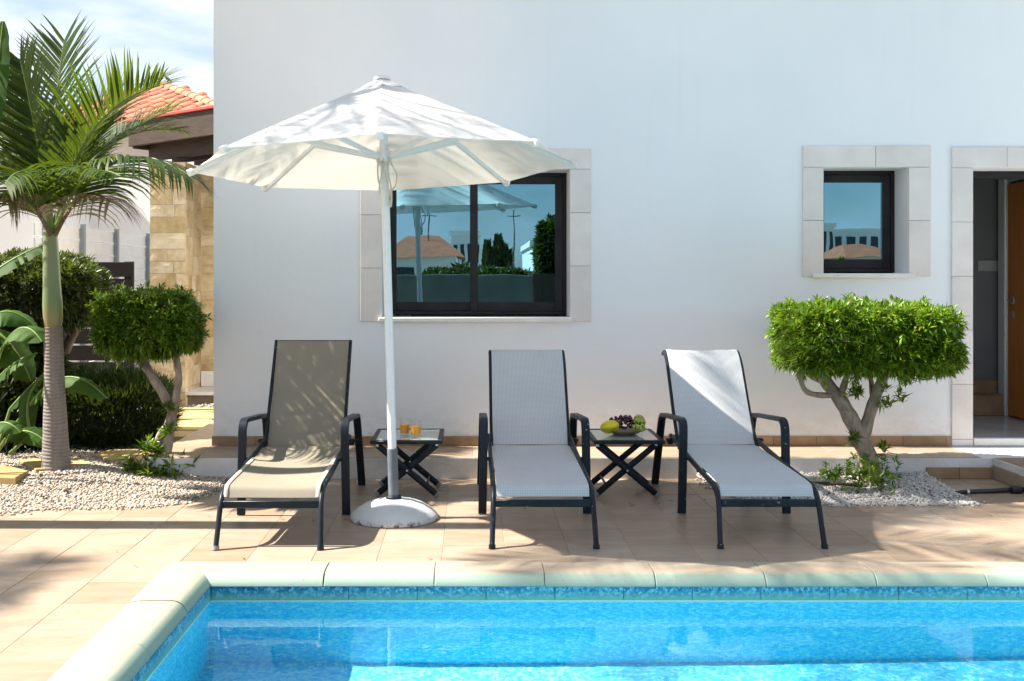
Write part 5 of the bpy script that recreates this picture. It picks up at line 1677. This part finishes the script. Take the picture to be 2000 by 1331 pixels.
def masonry(name, label, x0, x1, y0, y1, z0, z1, faces, seed, cat):
    """core of mortar, with split-faced stones laid in courses on the named faces"""
    r = random.Random(seed)
    root = empty(name, ((x0 + x1) / 2, y0, z0), label, cat)
    mb = MB(); mb.box(x0 + 0.012, x1 - 0.012, y0 + 0.012, y1, z0, z1)
    build(mb, 'core', M['mortar'], root, smooth=0)
    for fc in faces:
        a0, a1 = (x0, x1) if fc == 'y' else (y0, y1)
        z = z0
        while z < z1 - 0.01:
            h = min(r.choice((0.09, 0.13, 0.17, 0.21)), z1 - z)
            if z1 - z - h < 0.05: h = z1 - z
            a = a0
            while a < a1 - 0.005:
                w = r.uniform(0.14, 0.34)
                if a1 - a - w < 0.08: w = a1 - a
                n = 5
                nz = 3
                V, F = [], []
                ph = r.random() * 9
                for j in range(nz + 1):
                    for i in range(n + 1):
                        u, v = i / n, j / nz
                        edge = min(u, 1 - u, v, 1 - v)
                        d = 0.004 + (0.0045 * r.random() + 0.003 * math.sin(ph + 5 * u + 4 * v) if edge > 0.01 else 0.0)
                        aa, zz_ = a + 0.0015 + (w - 0.003) * u, z + 0.0015 + (h - 0.003) * v
                        V.append((aa, y0 - d, zz_) if fc == 'y' else (x1 + d, aa, zz_))
                for j in range(nz):
                    for i in range(n):
                        q_ = (j * (n + 1) + i, j * (n + 1) + i + 1, (j + 1) * (n + 1) + i + 1, (j + 1) * (n + 1) + i)
                        F.append(q_)
                b0 = len(V)
                for (i, j) in ((0, 0), (n, 0), (n, nz), (0, nz)):
                    aa, zz_ = a + 0.0015 + (w - 0.003) * i / n, z + 0.0015 + (h - 0.003) * j / nz
                    V.append((aa, y0 + 0.014, zz_) if fc == 'y' else (x1 - 0.014, aa, zz_))
                bot = list(range(n + 1)); top = [nz * (n + 1) + i for i in range(n + 1)]
                lef = [j * (n + 1) for j in range(nz + 1)]; rig = [j * (n + 1) + n for j in range(nz + 1)]
                F += [tuple([b0, b0 + 1] + bot[::-1]), tuple([b0 + 1, b0 + 2] + rig[::-1]), tuple([b0 + 2, b0 + 3] + top), tuple([b0 + 3, b0] + lef)]
                m_ = MB(); m_.add(V, F)
                build(m_, 'stone_block', M['sandstone'], root, smooth=0)
                a += w
            z += h
    return root
masonry('stone_pillar', 'yellow split stone pillar left of the white wall', -3.376, -3.0, 11.0, 11.63, 0.06, 2.66, ('y', 'x'), 5, 'pillar')
masonry('stone_wall', 'shaded yellow stone wall recessed between the pillar and the white house', -3.0, -1.96, 11.62, 11.9, 0.2, 2.66, ('y',), 6, 'wall')
dstep = empty('door_step', (-2.5, 11.3, 0.1), 'pale stone entrance step at the foot of the recessed stone wall', 'step')
mb = MB(); mb.box(-3.02, -1.96, 11.05, 11.62, 0.05, 0.19); build(mb, 'base', M['soil'], dstep, smooth=0)
mb = MB(); mb.box(-3.08, -1.958, 11.0, 11.62, 0.19, 0.225, 0.004); build(mb, 'tread', M['stone_trim'], dstep)
mb = MB(); mb.box(-2.985, -1.96, 11.57, 11.60, 0.226, 0.40, 0.003); build(mb, 'plinth', M['stone_trim'], dstep)

# porch canopy of brown timber, its front edge running diagonally past the pillar
pa, pbv = Vector((-3.72, 11.35, 3.10)), Vector((-2.35, 10.25, 3.10))
dirv = (pbv - pa).normalized(); nv = Vector((-dirv.y, dirv.x, 0))
porch = empty('porch_roof', pa, 'brown timber porch roof with a red gutter above the stone pillar', 'porch roof')
Mx = Matrix(((dirv.x, nv.x, 0, pa.x), (dirv.y, nv.y, 0, pa.y), (0, 0, 1, 0), (0, 0, 0, 1)))
Lp = (pbv - pa).length + 0.5
zt_ = EYE + (VY - 240) * 11.35 / FPX
mb = MB(); mb.box(0, Lp, 0, 0.05, zt_ - 0.26, zt_, 0.004, M=Mx); build(mb, 'fascia', M['beam_wood'], porch, smooth=0)
mb = MB(); mb.box(-0.02, Lp, -0.03, 0.10, zt_ + 0.001, zt_ + 0.035, 0.006, M=Mx); build(mb, 'gutter', M['gutter'], porch, smooth=0)
for k in range(4):
    mb = MB(); mb.box(0.05, Lp, 0.22 + 0.30 * k, 0.29 + 0.30 * k, zt_ - 0.40, zt_ - 0.20, 0.004, M=Mx); build(mb, 'beam', M['beam_wood'], porch, smooth=0)
mb = MB(); mb.box(0.02, Lp, 0.051, 1.6, zt_ - 0.19, zt_ - 0.16, M=Mx); build(mb, 'soffit', M['dark_wood'], porch, smooth=0)
mb = MB(); mb.box(0.0, 0.05, 0.052, 1.5, zt_ - 0.28, zt_ - 0.01, 0.004, M=Mx); build(mb, 'end_board', M['beam_wood'], porch, smooth=0)

# neighbour's white house with its tiled hip and roof-terrace railing
nb = empty('neighbour_house', (-6.0, 15.0, 0.0), 'white neighbouring house with an orange tiled roof and black railing behind the palm', 'house')
mb = MB(); mb.box(-14.0, -3.4, 16.1, 22.0, 0.0, 3.85); mb_o = build(mb, 'wall', M['far_white'], nb, smooth=0); mb_o.rotation_euler = (0, 0, R(-11))
mb = MB(); mb.box(-14.0, -6.05, 16.2, 22.0, 3.852, 4.0); build(mb, 'parapet', M['far_white'], nb, smooth=0)
# tiled roof: barrel tiles in courses on a plane that faces the camera, cut by a hip on the right
DD = Vector((-2.62, 11.75, 3.24)); 
up_h = Vector((math.cos(R(76)), math.sin(R(76)), 0)); lf_h = Vector((math.cos(R(166)), math.sin(R(166)), 0))
slope = 0.37
up_d = (up_h + Vector((0, 0, slope))).normalized()
roof_n = lf_h.cross(up_d); roof_n = roof_n if roof_n.z > 0 else -roof_n
tm = MB()
nseg, tl = 8, 0.36
for k in range(nseg + 1):
    a = math.pi * k / nseg
    for (yy, rr) in ((0.0, 0.082), (tl, 0.070)):
        tm.v.append((rr * math.cos(a), yy, rr * 0.75 * math.sin(a)))
for k in range(nseg + 1):
    a = math.pi * k / nseg
    tm.v.append((0.070 * math.cos(a), 0.0, 0.070 * 0.75 * math.sin(a) - 0.004))
tm.f = [(2 * k, 2 * k + 2, 2 * k + 3, 2 * k + 1) for k in range(nseg)] + [(2 * k, 2 * (nseg + 1) + k, 2 * (nseg + 1) + k + 1, 2 * k + 2) for k in range(nseg)]
tm.m = [0] * len(tm.f)
tile_me = new_mesh('roof_tile', tm.v, tm.f, [M['terracotta']], tm.m, 60)
roof = MB()
A = DD; B = DD + lf_h * 2.9
hipL = 2.15
apx = DD + (up_h + lf_h).normalized() * (hipL * math.sqrt(2)) + Vector((0, 0, slope * hipL))
roof.add([A, B, B + up_h * hipL + Vector((0, 0, slope * hipL)), apx], [(0, 1, 2, 3)])
rfo = build(roof, 'roof', M['terracotta'], nb, smooth=0)
RM = Matrix((-lf_h, up_d, roof_n)).transposed().to_4x4()
nrow = int(hipL / (0.31 * math.cos(math.atan(slope))))
for i in range(21):
    for j in range(nrow):
        s_ = 0.1 + 0.19 * i
        t_ = 0.31 * j
        if t_ * math.cos(math.atan(slope)) > s_ - 0.02: continue
        if s_ > 2.75: continue
        o = link('roof_tile', tile_me, rfo)
        p = DD + lf_h * s_ + up_d * t_ + roof_n * 0.012
        o.matrix_local = Matrix.Translation(p - base_of(rfo)) @ RM @ Matrix.Rotation(R(random.uniform(-1.2, 1.2)), 4, 'Z')
hd_ = (apx - DD).normalized()
hs_ = hd_.cross(Vector((0, 0, 1))).normalized()
HM = Matrix((hs_, hd_, hs_.cross(hd_))).transposed().to_4x4()
k = 0
while 0.3 * k < (apx - DD).length - 0.1:
    o = link('ridge_tile', tile_me, rfo)
    o.matrix_local = Matrix.Translation(DD + hd_ * 0.3 * k + Vector((0, 0, 0.045)) - base_of(rfo)) @ HM
    k += 1
mb = MB(); mb.box(-6.6, -2.75, 13.3, 16.09, 0.0, 3.36); build(mb, 'wing_wall', M['far_white'], nb, smooth=0) if False else None
mb = MB()
mb.box(-6.9, -2.62, 12.75, 12.80, 2.9, 3.35); build(mb, 'eave_band', M['far_white'], nb, smooth=0)
rail = MB()
x_a, x_b = at(4, 105, 13.5), at(78, 150, 13.5)
ry = 14.2
z_lo, z_hi = EYE + (VY - 262) * ry / FPX, EYE + (VY - 108) * ry / FPX
rroot = bpy.data.objects.new('railing', None); COL.objects.link(rroot); rroot.parent = nb; rroot.location = Vector((at(40, 200, ry).x, ry, z_lo)) - base_of(nb)
xl, xr = at(-60, 0, ry).x, at(76, 0, ry).x
nbar = 16
for i in range(nbar + 1):
    x_ = xl + (xr - xl) * i / nbar
    mb = MB(); mb.box(x_ - 0.008, x_ + 0.008, ry - 0.008, ry + 0.008, z_lo + (0 if i % 6 else -0.05), z_hi - (0.05 if i % 6 else -0.02))
    build(mb, 'bar', M['iron'], rroot, smooth=0)
mb = MB(); mb.box(xl, xr, ry - 0.014, ry + 0.014, z_hi - 0.075, z_hi - 0.05); build(mb, 'top_rail', M['iron'], rroot, smooth=0)
mb = MB(); mb.box(xl, xr, ry - 0.012, ry + 0.012, z_lo + 0.06, z_lo + 0.085); build(mb, 'bottom_rail', M['iron'], rroot, smooth=0)
mb = MB(); mb.box(-14, xr + 0.05, ry - 0.1, 16.09, 0.0, z_lo - 0.02); build(mb, 'terrace_wall', M['far_white'], nb, smooth=0)
# a bird on the ridge
bp_ = apx + Vector((0.03, -0.02, 0.125))
bird = MB()
bs_ = 0.45
bird.tube([bp_ + Vector(p) * bs_ for p in ((0.13, 0, -0.06), (0.08, 0, -0.01), (0.03, 0, 0.03), (-0.03, 0, 0.07), (-0.06, 0, 0.11), (-0.075, 0, 0.135), (-0.095, 0, 0.14), (-0.12, 0, 0.13))],
          [q_ * bs_ for q_ in (0.010, 0.022, 0.045, 0.048, 0.03, 0.027, 0.016, 0.003)], 10)
bird.tube([bp_ + Vector((0.0, -0.008, 0.015)), bp_ + Vector((0.0, -0.008, -0.03))], 0.005, 5)
bird.tube([bp_ + Vector((0.0, 0.008, 0.015)), bp_ + Vector((0.0, 0.008, -0.03))], 0.005, 5)
tag(build(bird, 'bird', M['bird'], None, smooth=60), 'small dark bird perched on the roof ridge', 'bird')

# ================================================================== WHAT THE WINDOWS MIRROR, ON THE FAR SIDE OF THE POOL
bw = MB(); bw.box(-14, 14, -5.2, -5.0, -0.05, 1.50, 0.01)
tag(build(bw, 'boundary_wall', M['wall_green'], None, smooth=0), 'grey boundary wall mirrored along the bottom of the window panes', 'wall')
gw = empty('garden_gate', (1.9, -4.9, 0.0), 'brown gate mirrored in the lower right corner of the large window', 'gate')
for k in range(6):
    mb = MB(); mb.box(1.32 + 0.2 * k, 1.515 + 0.2 * k, -4.99, -4.95, 0.05, 1.52, 0.003); build(mb, 'board', M['beam_wood'], gw, smooth=0)
def far_house(x0, x1, y0, y1, h, roofc, label, wins, tiled):
    root = empty('far_house', ((x0 + x1) / 2, y1, 0), label, 'house')
    mb = MB(); mb.box(x0, x1, y0, y1, 0, h); build(mb, 'wall', M['far_white'], root, smooth=0)
    for (a, b, c_, d_) in wins:
        mb = MB(); mb.box(a, b, y1 + 0.002, y1 + 0.03, c_, d_); build(mb, 'window', M['far_glass'], root, smooth=0)
    if tiled:
        mb = MB(); e_ = 0.4
        cx_, cy_ = (x0 + x1) / 2, (y0 + y1) / 2
        mb.add([(x0 - e_, y0 - e_, h), (x1 + e_, y0 - e_, h), (x1 + e_, y1 + e_, h), (x0 - e_, y1 + e_, h), (x0 + (x1 - x0) * .25, cy_, h + roofc), (x1 - (x1 - x0) * .25, cy_, h + roofc)],
               [(3, 2, 5, 4), (0, 4, 5, 1), (1, 5, 2), (0, 3, 4), (0, 1, 2, 3)])
        build(mb, 'roof', M['far_tile'], root, smooth=0)
    else:
        mb = MB(); mb.box(x0 - 0.1, x1 + 0.1, y0 - 0.1, y1 + 0.1, h, h + 0.25); build(mb, 'parapet', M['far_white'], root, smooth=0)
    return root
far_house(-3.6, -0.6, -36, -29, 2.35, 1.1, 'white house with a red tiled roof mirrored in the left pane', [(-3.2, -2.4, 0.8, 1.9), (-1.8, -1.0, 0.8, 1.9)], True)
far_house(2.6, 5.2, -34, -26, 2.7, 0, 'white block with upright window slots mirrored in the right pane', [(2.75 + 0.42 * k, 2.95 + 0.42 * k, 1.6, 2.6) for k in range(6)], False)
far_house(4.9, 9.5, -46, -38, 3.6, 0, 'taller white block mirrored at the right end of the large window', [(5.2 + 0.9 * k, 5.7 + 0.9 * k, 2.2, 3.2) for k in range(5)], False)
far_house(14.9, 16.4, -28, -24, 2.25, 0.55, 'low house with a tiled hip roof mirrored in the small window', [(15.2, 15.7, 0.9, 1.8)], True)
far_house(19.6, 21.3, -52, -44, 4.4, 0, 'white block mirrored at the left of the small window', [(19.75 + 0.4 * k, 19.95 + 0.4 * k, 2.2, 4.1) for k in range(4)], False)
far_house(24.6, 29.5, -62, -54, 4.5, 0, 'grey white block on the skyline mirrored in the small window', [(24.8 + 0.8 * k, 25.3 + 0.8 * k, 3.0, 4.2) for k in range(6)], False)
far_house(-9.0, -5.4, -36, -30, 3.0, 0.9, 'white house with a tiled roof across the pool on the far left', [(-8.4, -7.4, 0.9, 2.0)], True)
def cypress(x, y, h, r, label):
    root = empty('cypress_tree', (x, y, 0), label, 'tree', 'cypress trees on the mirrored skyline')
    t = MB(); t.tube([(x, y, 0), (x, y, h * 0.9)], [0.12, 0.03], 6); build(t, 'trunk', M['bark_dark'], root)
    n = 900
    z = rng.random(n) ** 0.8
    rad = r * np.sin(np.pi * np.clip(0.1 + 0.88 * (1 - z), 0, 1)) ** 0.7 * (0.6 + 0.4 * rng.random(n))
    a = rng.random(n) * 6.283
    C = np.stack([x + rad * np.cos(a), y + rad * np.sin(a), 0.4 + z * (h - 0.4)], -1)
    d = unit(np.stack([np.cos(a) * 0.4, np.sin(a) * 0.4, np.ones(n)], -1))
    V, F = leaf_arrays(C, d, rng.uniform(0.3, 0.5, n), rng.uniform(0.10, 0.16, n), 0.0, 0.1)
    tag(npmesh('crown', V, F, M['leaf_dark'], root), kind='stuff')
for (px, h, lb_) in ((952, 3.3, 'cypress next to the window mullion, leftmost of the mirrored row'), (964, 2.9, 'short cypress, second from the mullion in the mirrored row'), (975, 3.6, 'tallest cypress in the middle of the mirrored row'), (984, 3.1, 'cypress right of the tallest one in the mirrored row'), (993, 2.8, 'lowest cypress at the right end of the mirrored row')):
    D_ = 58.0
    cypress((px - VX) / FPX * D_, 2 * 8.22 - D_, h, 0.22, lb_)
def far_tree(x, y, h, w, label, mat='leaf_mid', n=1500):
    root = empty('far_tree', (x, y, 0), label, 'tree')
    t = MB(); limb(t, [(x, y, 0), (x + 0.1, y, h * 0.4), (x, y, h * 0.8)], 0.12, 0.04, 7); build(t, 'trunk', M['bark_dark'], root)
    C, N = super_points(n, (w, w, h * 0.32), 0.5, 2.2, int(abs(x * 7)) + 1, 0.16)
    C = C + np.array((x, y, h * 0.68))
    V, F = rosettes(C, N, 4, 0.22, 0.08)
    tag(npmesh('crown', V, F, M[mat], root), kind='stuff')
far_tree(-0.4, -16, 1.72, 1.3, 'low green tree mirrored above the boundary wall in the left pane', 'leaf_dark')
far_tree(1.0, -17, 1.70, 1.3, 'low green tree mirrored above the boundary wall in the right pane', 'leaf_dark')
far_tree(2.12, -10.5, 2.9, 0.32, 'tall leafy tree mirrored at the right edge of the large window', 'leaf_dark')
far_tree(9.6, -11, 1.8, 0.8, 'green bush mirrored at the bottom of the small window')
far_house(-1.2, 0.6, -58, -50, 4.2, 0, 'grey flat roofed block mirrored behind the red roof', [(-1.0 + 0.45 * k, -0.75 + 0.45 * k, 2.4, 3.6) for k in range(4)], False)
far_house(1.2, 2.6, -60, -54, 2.9, 0, 'low white block mirrored between the mullion and the cypresses', [(1.4 + 0.4 * k, 1.6 + 0.4 * k, 1.8, 2.5) for k in range(3)], False)
for px_, lb_ in ((838, 'thin utility pole mirrored beside the parasol in the left pane'), (1003, 'thin utility pole mirrored right of the cypresses')):
    D_ = 48.0
    m_ = MB(); xx = (px_ - VX) / FPX * D_
    m_.tube([(xx, 16.44 - D_, 0), (xx, 16.44 - D_, 4.6)], 0.03, 6); m_.box(xx - 0.35, xx + 0.35, 16.42 - D_, 16.46 - D_, 4.3, 4.34)
    tag(build(m_, 'utility_pole', M['bark_dark']), lb_, 'pole')
